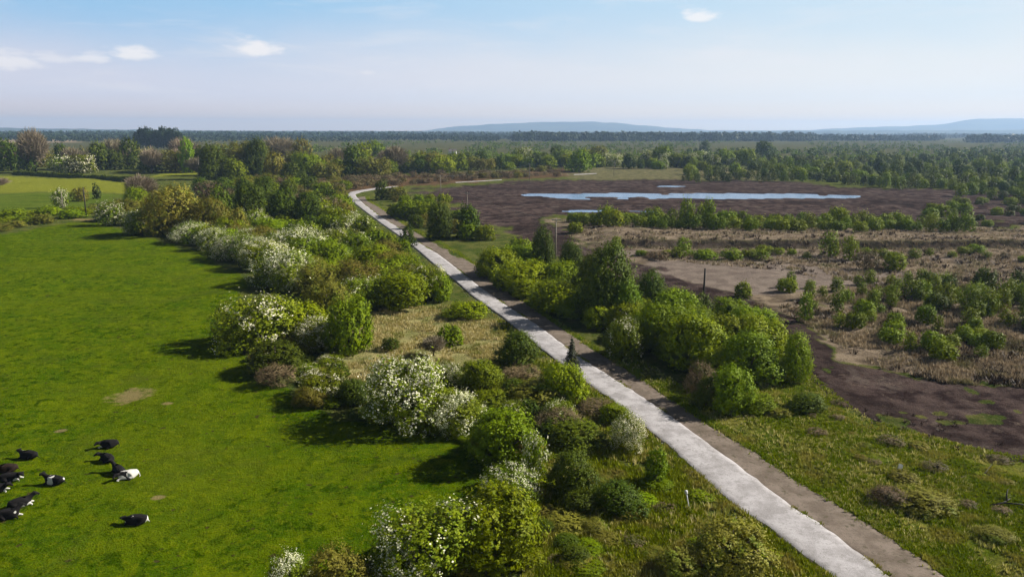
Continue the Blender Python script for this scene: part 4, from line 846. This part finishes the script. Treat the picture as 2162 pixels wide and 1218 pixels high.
tufts('heather', ptsin([(1700,800),(1850,860),(2200,860),(2200,980),(2000,960),(1820,900)], 70, 68, 6, .45), (.12, .26), 22, M['heather'], 'dark rush clumps on the peat beside the rough grass', 68, lean=1.4, wd=.035, rad=.35, cat='rushes')
tufts('moor_grass', ptsin([(1850,700),(2200,700),(2200,820),(2000,806)], 1800, 69, 4, .35), (.2, .5), 8, M['moorgrass'], 'tawny grass along the near edge of the bog', 69, wd=.045, rad=.3)
rng = np.random.default_rng(9); a_, b_, u_ = resample(PRw[:18], PLw[:18], .8); k = rng.integers(0, len(a_), 9000); k = k[vn(u_[k], u_[k]*0, 4, 3) > .60]
tufts('rough_grass', a_[k]+rng.normal(0, .16, (len(k), 2)), (.10, .25), 6, M['grass'], 'thin fringe of grass between the gravel path and the worn track', 71, rad=.2)
a_, b_, u_ = resample(along(TRw), along(PRw[:19]), .8); k = rng.integers(0, len(a_), 9000)
tufts('rough_grass', a_[k]+rng.normal(.3, .35, (len(k), 2)), (.10, .28), 7, M['grass'], 'grass growing over the right edge of the worn track', 72, rad=.2)
# loose stones spilling off the left edge of the gravel
rng = np.random.default_rng(5); a_, b_, u_ = resample(PLw[:18], PRw[:18], 1.0); k = rng.integers(0, len(a_), 5200); e = (a_-b_)/np.hypot(*(a_-b_).T)[:, None]
P = a_[k] + e[k]*(rng.random(len(k))**1.5*1.3-.05)[:, None] + rng.normal(0, .25, (len(k), 2)); P = np.column_stack([P, .02+.07*rng.random(len(k))])
V = leaves(rng, P, np.tile([0, 0, 1.], (len(k), 1)), .09, 1.2, .8); stuff('loose_stones', V, M['stone'], 'loose grey stones spilled along the left edge of the gravel path', 'stones')
print('stuff ok')
# ------------------------------------------------------------------ cows
def coatmat():
    m, t, out = newmat('cow_coat'); a = N(t, 'ShaderNodeAttribute', attribute_name='coat'); s = N(t, 'ShaderNodeSeparateColor'); t.links.new(a.outputs['Color'], s.inputs[0])
    tc_ = N(t, 'ShaderNodeTexCoord'); nz = noise(t, tc_.outputs['Object'], 9, 3)
    f = maprange(t, mth(t, 'ADD', s.outputs[0], mth(t, 'MULTIPLY', mth(t, 'SUBTRACT', nz, .5), .35)), .46, .54)
    b = N(t, 'ShaderNodeBsdfPrincipled'); t.links.new(mixc(t, f, mixc(t, s.outputs[1], (.010,.009,.009), (.028,.015,.010)), (.5,.48,.44)), b.inputs['Base Color'])
    b.inputs['Roughness'].default_value = .85; b.inputs['Specular IOR Level'].default_value = .1; t.links.new(b.outputs[0], out.inputs[0]); return m
M['coat'] = coatmat(); M['hoof'] = solid('dark_horn', (.03,.025,.02), (.06,.05,.04), 8); M['eartag'] = solid('yellow_tag', (.7,.55,.05), (.75,.6,.06), 8)
def cow_mesh(yaw, hup, whites, brown, flip, seed):
    """lying cow, nose towards +X; yaw turns the head, hup lifts it"""
    V = []; E = []; Rr = []
    def v(x, y, z, r, r2=None, par=None):
        V.append((x, y*flip, z)); Rr.append((r, r2 or r)); 
        if par is not None: E.append((par, len(V)-1))
        return len(V)-1
    pel = v(-.62, 0, .44, .36, .44); mid = v(-.15, .02, .42, .42, .46, pel); ch = v(.36, 0, .46, .34, .42, mid); rump = v(-.98, -.03, .42, .27, .33, pel)
    nk = v(.66, .08*math.sin(yaw), .62+.16*hup, .20, .25, ch)
    for s_ in (1, -1): v(-.72, s_*.20, .74, .10, .09, pel)
    v(.30, 0, .80, .12, .10, ch); hx, hy = math.cos(yaw), math.sin(yaw); n2 = v(.66+.26*hx, .26*hy, .74+.32*hup, .15, .18, nk)
    hd = v(.66+.46*hx, .46*hy, .82+.38*hup, .155, .16, n2); mz = v(.66+.72*hx, .72*hy, .66+.30*hup, .105, .10, hd); v(.66+.84*hx, .84*hy, .60+.28*hup, .09, .08, mz)
    for s in (1, -1):    # ears
        v(.66+.40*hx - s*.30*hy, .40*hy + s*.30*hx, .86+.40*hup, .05, .03, hd)
    for s in (1, -1):    # folded forelegs
        k = v(.62, s*.24, .22, .10, .10, ch); k = v(.95 if s > 0 else .80, s*.30, .12, .06, .06, k); k = v(.72, s*.36, .06, .045, .04, k)
    k = v(-.40, .42, .26, .20, .17, pel); k = v(.02, .56, .13, .085, .08, k); k = v(-.30, .64, .07, .05, .045, k); v(-.10, .66, .05, .04, .035, k)
    k = v(-.45, -.36, .22, .18, .15, pel); v(-.15, -.52, .09, .06, .05, k)
    k = v(-1.10, -.06, .34, .05, .05, rump); k = v(-1.18, .10, .10, .022, .022, k); v(-1.10, .28, .04, .03, .03, k)
    me = bpy.data.meshes.new('cow_base'); me.from_pydata(V, E, []); o = bpy.data.objects.new('cow_base', me); COL.objects.link(o)
    sk = o.modifiers.new('s', 'SKIN'); sk.use_smooth_shade = True; ss = o.modifiers.new('u', 'SUBSURF'); ss.levels = 2
    for i, r in enumerate(Rr): me.skin_vertices[0].data[i].radius = (r[0], r[1])
    me.skin_vertices[0].data[0].use_root = True
    dg = bpy.context.evaluated_depsgraph_get(); dg.update(); nm = bpy.data.meshes.new_from_object(o.evaluated_get(dg)); bpy.data.objects.remove(o)
    nm.name = 'cow'; nm.materials.clear(); nm.materials.append(M['coat']); co = np.empty(len(nm.vertices)*3); nm.vertices.foreach_get('co', co); co = co.reshape(-1, 3)
    co[:, 2] = np.maximum(co[:, 2], .0); nm.vertices.foreach_set('co', co.ravel())
    wgt = np.zeros(len(co))
    for (x, y, z, r) in whites: wgt = np.maximum(wgt, 1-sstep(r*1.0, r*1.35, np.sqrt(((co-np.array([x, y*flip, z]))**2).sum(1))))
    at = nm.attributes.new('coat', 'FLOAT_COLOR', 'POINT'); at.data.foreach_set('color', np.stack([wgt, np.full(len(co), brown), wgt*0, wgt*0+1], 1).astype(np.float32).ravel())
    nm.polygons.foreach_set('use_smooth', [True]*len(nm.polygons)); nm.update(); return nm
LEGW = [(.75,.36,.08,.24),(-.10,.62,.08,.22)]
BELLY = [(-.1,.42,.08,.30), (.55,.34,.05,.2)]
COWS = [ # px, py(base), heading deg (0 = towards +X), yaw, head up, white blobs, brown, flip, label
 (60, 972, 178, .5, .2, [(.05,.5,.2,.28),(-.2,.62,.1,.22),(.45,.2,.85,.12)], 0, -1, 'black cow lying alone at the upper left with white on her belly and legs'),
 (229, 947, 190, .9, -.3, [(.2,-.1,.05,.2)], 0, 1, 'all black cow curled up small, highest in the photo of the herd'),
 (226, 978, 150, -.9, -.1, [(.9,.2,.1,.25),(.4,.5,.1,.18)], 0, -1, 'black cow with white chest lying directly below the highest curled one'),
 (250, 1004, 140, -.6, 1.2, [(.55,.1,.75,.10),(.75,.3,.1,.2)], 0, -1, 'black cow with head raised and white collar touching the white cow'),
 (269, 1015, -150, .8, -.2, [(-.6,0,.5,.62),(.5,.3,.1,.4),(.3,-.2,.6,.3)], 0, 1, 'mostly white cow with a black patch beside the raised black head'),
 (14, 1004, 200, .4, .2, [(.9,.3,.5,.22),(.5,.4,.1,.2)], .6, -1, 'dark brown tinted cow lying against a black one near the left edge'),
 (26, 1020, 15, -.7, .1, [(.95,-.1,.6,.2),(.5,-.4,.1,.25)], 0, 1, 'black cow with white face lying below the brown tinted one'),
 (115, 1028, 178, .2, .7, [(.1,-.1,.65,.30),(.15,-.35,.3,.28),(-.95,0,.55,.14),(.8,.2,.05,.15)], 0, -1, 'black cow with a broad white saddle and head up'),
 (-4, 1046, 20, -.4, .1, [(.9,-.2,.1,.3)], 0, 1, 'black cow mostly hidden by the left edge of the photo'),
 (48, 1075, 35, .2, .5, [(.0,-.5,.05,.25),(.7,-.35,.05,.3),(1.2,.1,.7,.1)], 0, 1, 'black cow lying stretched out with white feet, uppermost of the lower left pair'),
 (22, 1101, 10, .9, .9, [(-.75,-.1,.55,.16),(.55,-.1,.6,.14),(-.95,-.2,.3,.15)], 0, 1, 'black cow with small white flecks and raised head, lowest at the left edge'),
 (287, 1113, 188, .5, -.6, [(-.95,.1,.35,.28),(-.5,.55,.1,.25),(.1,-.2,.85,.08)], 0, -1, 'black cow with white hindquarters, the nearest and apart from the herd')]
for i, (px, py, hd, yaw, hup, wh, br, fl, lb) in enumerate(COWS):
    x, y = [float(q) for q in G(px, py)]; dx = 1+.45/math.hypot(x, y)
    c = obj('cow', cow_mesh(yaw, hup, wh + (LEGW if i % 3 != 1 else LEGW[:1]), br, fl, i), loc=(x*dx, y*dx, float(H(x*dx, y*dx))-.0), rz=R(hd), sc=(.79,)*3, label=lb, category='cow', group='cows resting on the pasture')
# ------------------------------------------------------------------ poles, posts, wires
def pole(px, yt, yb, rad, mat, label, arm=0, insul=False, name='utility_pole', cat='pole', lean=0):
    x, y = [float(q) for q in G(px, yb)]; z0 = zpx(px, yb); h = (yb-yt)*z0/F/math.cos(math.atan(CAMH/math.hypot(x, y)))
    e = obj(name, None, loc=(x, y, float(H(x, y))), label=label, category=cat); e.rotation_euler = (0, lean, 0)
    mb = MB(); mb.tube([(0, 0, -.3), (0, 0, h*.5), (0, 0, h)], [rad*1.2, rad, rad*.85], 10); mb.tube([(0, 0, h), (0, 0, h+rad*.6)], [rad*.85, rad*.3], 10)
    obj('shaft', mb.build('shaft', M[mat], True), parent=e)
    if arm:
        mb = MB(); mb.box(-arm/2, -.06, h-.45, arm/2, .06, h-.3); obj('crossarm', mb.build('crossarm', M['metal']), parent=e)
        for q in (-.9, 0, .9):
            mb = MB(); mb.tube([(q*arm/2, 0, h-.3), (q*arm/2, 0, h-.2), (q*arm/2, 0, h-.08)], [.05, .07, .04], 8); obj('insulator', mb.build('insulator', M['metal'], True), parent=e)
    return Vector((x, y, h))
pole(1484, 566, 648, .16, 'pole', 'thick dark wooden pole standing behind the belt beside the haul road')
pA = pole(1173, 462, 548, .13, 'palepole', 'pale pole with a crossarm rising behind the belt', arm=1.9)
pB = pole(987, 406, 462, .11, 'palepole', 'thin pole on the peat beyond the pointed green tree', arm=1.4)
pC = pole(931, 372, 434, .11, 'palepole', 'thin tall pole at the left end of the peat', arm=1.4)
pole(183, 399, 461, .17, 'pole', 'dark pole on the trodden corner of the far field')
pole(134, 405, 447, .13, 'palepole', 'pale post in front of the white hawthorn in the far field', name='wooden_post', cat='post')
pD = pole(421, 338, 373, .15, 'palepole', 'far pale pole beside the bright upright tree in the hedgerow', arm=2)
pE = pole(1118, 346, 381, .12, 'palepole', 'faint pole at the head of the bog', arm=1.6)
pF = pole(1296, 340, 370, .12, 'palepole', 'faint pole beyond the head of the bog beside the grassy track', arm=1.6)
def wire(a, b, label, r=.018, sag=1.0):
    c = (a+b)/2; pts = []
    for i in range(13):
        t = i/12; p = a.lerp(b, t)-c; p.z -= sag*4*t*(1-t)+.35; pts.append(p)
    mb = MB(); mb.tube(pts, r, 4); obj('overhead_wire', mb.build('overhead_wire', M['metal']), loc=c, label=label, category='wire')
wire(pE, pF, 'thin wire strung between the two faint poles at the head of the bog'); wire(pC, pE, 'thin wire from the tall peat pole to the first faint pole')
wire(pA, pB, 'thin wire from the crossarm pole behind the belt to the pole on the peat'); wire(pB, pC, 'thin wire between the two thin poles on the peat')
# leaning white marker post
x, y = [float(q) for q in G(1455, 1076)]; e = obj('marker_post', None, loc=(x, y, float(H(x, y))), label='white leaning marker post in the grass left of the path', category='post'); e.rotation_euler = (0, R(-12), 0)
mb = MB(); mb.tube([(0, 0, -.2), (0, 0, 1.25)], [.04, .05], 8); obj('post', mb.build('post', M['white'], True), parent=e)
mb = MB(); mb.tube([(0, 0, 1.2), (0, 0, 1.28), (0, 0, 1.5), (0, 0, 1.54)], [.06, .11, .11, .05], 10); obj('cap', mb.build('cap', M['white'], True), parent=e)
x, y = [float(q) for q in G(1899, 996)]; mb = MB(); mb.add([(-.22,0,.02),(.18,.05,.0),(.26,.2,.42),(-.05,.16,.55),(-.2,-.06,.0),(.2,-.02,-.02),(.3,.13,.44),(-.02,.1,.57)], [(0,1,2,3),(4,7,6,5),(0,4,5,1),(1,5,6,2),(2,6,7,3),(3,7,4,0)])
obj('sheet_scrap', mb.build('sheet_scrap', M['white']), loc=(x, y, float(H(x, y))+.05), label='crumpled white scrap caught in the rough grass on the right', category='litter')
def branch(px, py, pts, label, r=.07):
    x, y = [float(q) for q in G(px, py)]; mb = MB()
    for seg in pts: mb.tube(seg, [r, r*.8, r*.35], 6)
    obj('fallen_branch', mb.build('fallen_branch', M['deadwood'], True), loc=(x, y, float(H(x, y))+.1), label=label, category='branch')
branch(2125, 1070, [[(-1.2,0,.0),(-.2,.1,.15),(.5,.4,.35)],[(-.2,.1,.15),(.9,-.1,.15),(2.0,-.2,.05)],[(.1,.2,.2),(.3,.6,.6),(.5,.8,.9)]], 'forked black fallen branch in the grass at the right edge')
branch(2080, 1003, [[(-1.0,-.5,.0),(.0,.0,.1),(.9,.7,.5)],[(.0,0,.1),(.2,-.3,.0),(.3,-.7,.0)]], 'thin fallen branch beside the bare peat patch on the right', .035)
branch(2030, 1012, [[(-.6,-.3,0),(0,0,.05),(.5,.25,.1)]], 'short straight fallen branch left of the thin one', .03)
branch(1805, 592, [[(-2.5,0,0),(0,.1,.15),(2.5,.5,.2)],[(0,.1,.15),(1.2,-.4,.3),(1.8,-.8,.3)]], 'bleached dead branch lying on the pale bare peat', .06)
# houses far off
def house(px, yb, wpx, h, d, wall, roof, label, rz=0, chim=True, long=False):
    x, y = [float(q) for q in G(px, yb)]; W = wpx*zpx(px, yb)/F; e = obj('house', None, loc=(x, y, 0), rz=rz, label=label, category='house')
    mb = MB(); w2 = W/2; rh = d*.35
    mb.box(-w2, 0, -.3, w2, d, h); mb.add([(-w2,0,h),(-w2,d,h),(-w2,d/2,h+rh),(w2,0,h),(w2,d,h),(w2,d/2,h+rh)], [(0,2,1),(3,4,5)]); obj('wall', mb.build('wall', M[wall]), parent=e)
    mb = MB(); o_ = .35
    for s in (0, 1):
        y0 = -o_ if s == 0 else d+o_; zz = h-o_*rh/(d/2)+.06
        mb.add([(-w2-o_, y0, zz), (w2+o_, y0, zz), (w2+o_, d/2, h+rh+.06), (-w2-o_, d/2, h+rh+.06), (-w2-o_, y0, zz+.15), (w2+o_, y0, zz+.15), (w2+o_, d/2, h+rh+.21), (-w2-o_, d/2, h+rh+.21)], [(0,1,2,3),(4,7,6,5),(0,4,5,1),(0,3,7,4),(1,5,6,2)])
    r_ = obj('roof', mb.build('roof', M[roof]), parent=e)
    if chim: mb = MB(); mb.box(-w2+.6, d/2-.4, h+rh-.6, -w2+1.3, d/2+.4, h+rh+1.1); obj('chimney', mb.build('chimney', M['redroof']), parent=r_)
    mb = MB(); mb.box(-.5, -.06, 0, .5, -.004, 2.1); obj('door', mb.build('door', M['redroof']), parent=e)
    for q in (-.62, .62):
        mb = MB(); mb.box(q*w2-.55, -.05, 1.0, q*w2+.55, -.004, 2.1); f_ = obj('window', mb.build('window', M['white']), parent=e)
        mb = MB(); mb.box(q*w2-.45, -.07, 1.1, q*w2+.45, -.051, 2.0); obj('pane', mb.build('pane', M['glass']), parent=f_)
house(712, 349, 15, 3.0, 5, 'white', 'roof', 'small white house with a chimney beyond the mixed wood')
house(441, 331, 40, 3.2, 8, 'stone', 'redroof', 'long low farm building with a pinkish roof behind the left hedgerow', chim=False)
house(955, 328, 16, 4.0, 7, 'white', 'roof', 'distant pale house on the plain beyond the heath')
house(1000, 296, 10, 5, 9, 'white', 'roof', 'tiny pale house far out on the plain')
# ------------------------------------------------------------------ air
m, t, out = newmat('haze_air'); pv = N(t, 'ShaderNodeVolumePrincipled'); pv.inputs['Color'].default_value = (.46, .67, .98, 1); pv.inputs['Density'].default_value = HAZE; pv.inputs['Anisotropy'].default_value = .2
t.links.new(pv.outputs[0], out.inputs['Volume'])
mb = MB(); mb.box(-16500, -300, -12, 16500, 15500, 226); hz = obj('haze', mb.build('haze', m), kind='stuff', label='thin blue air over the plain', category='haze')
print('objects', len(bpy.data.objects), 'meshes', len(bpy.data.meshes))
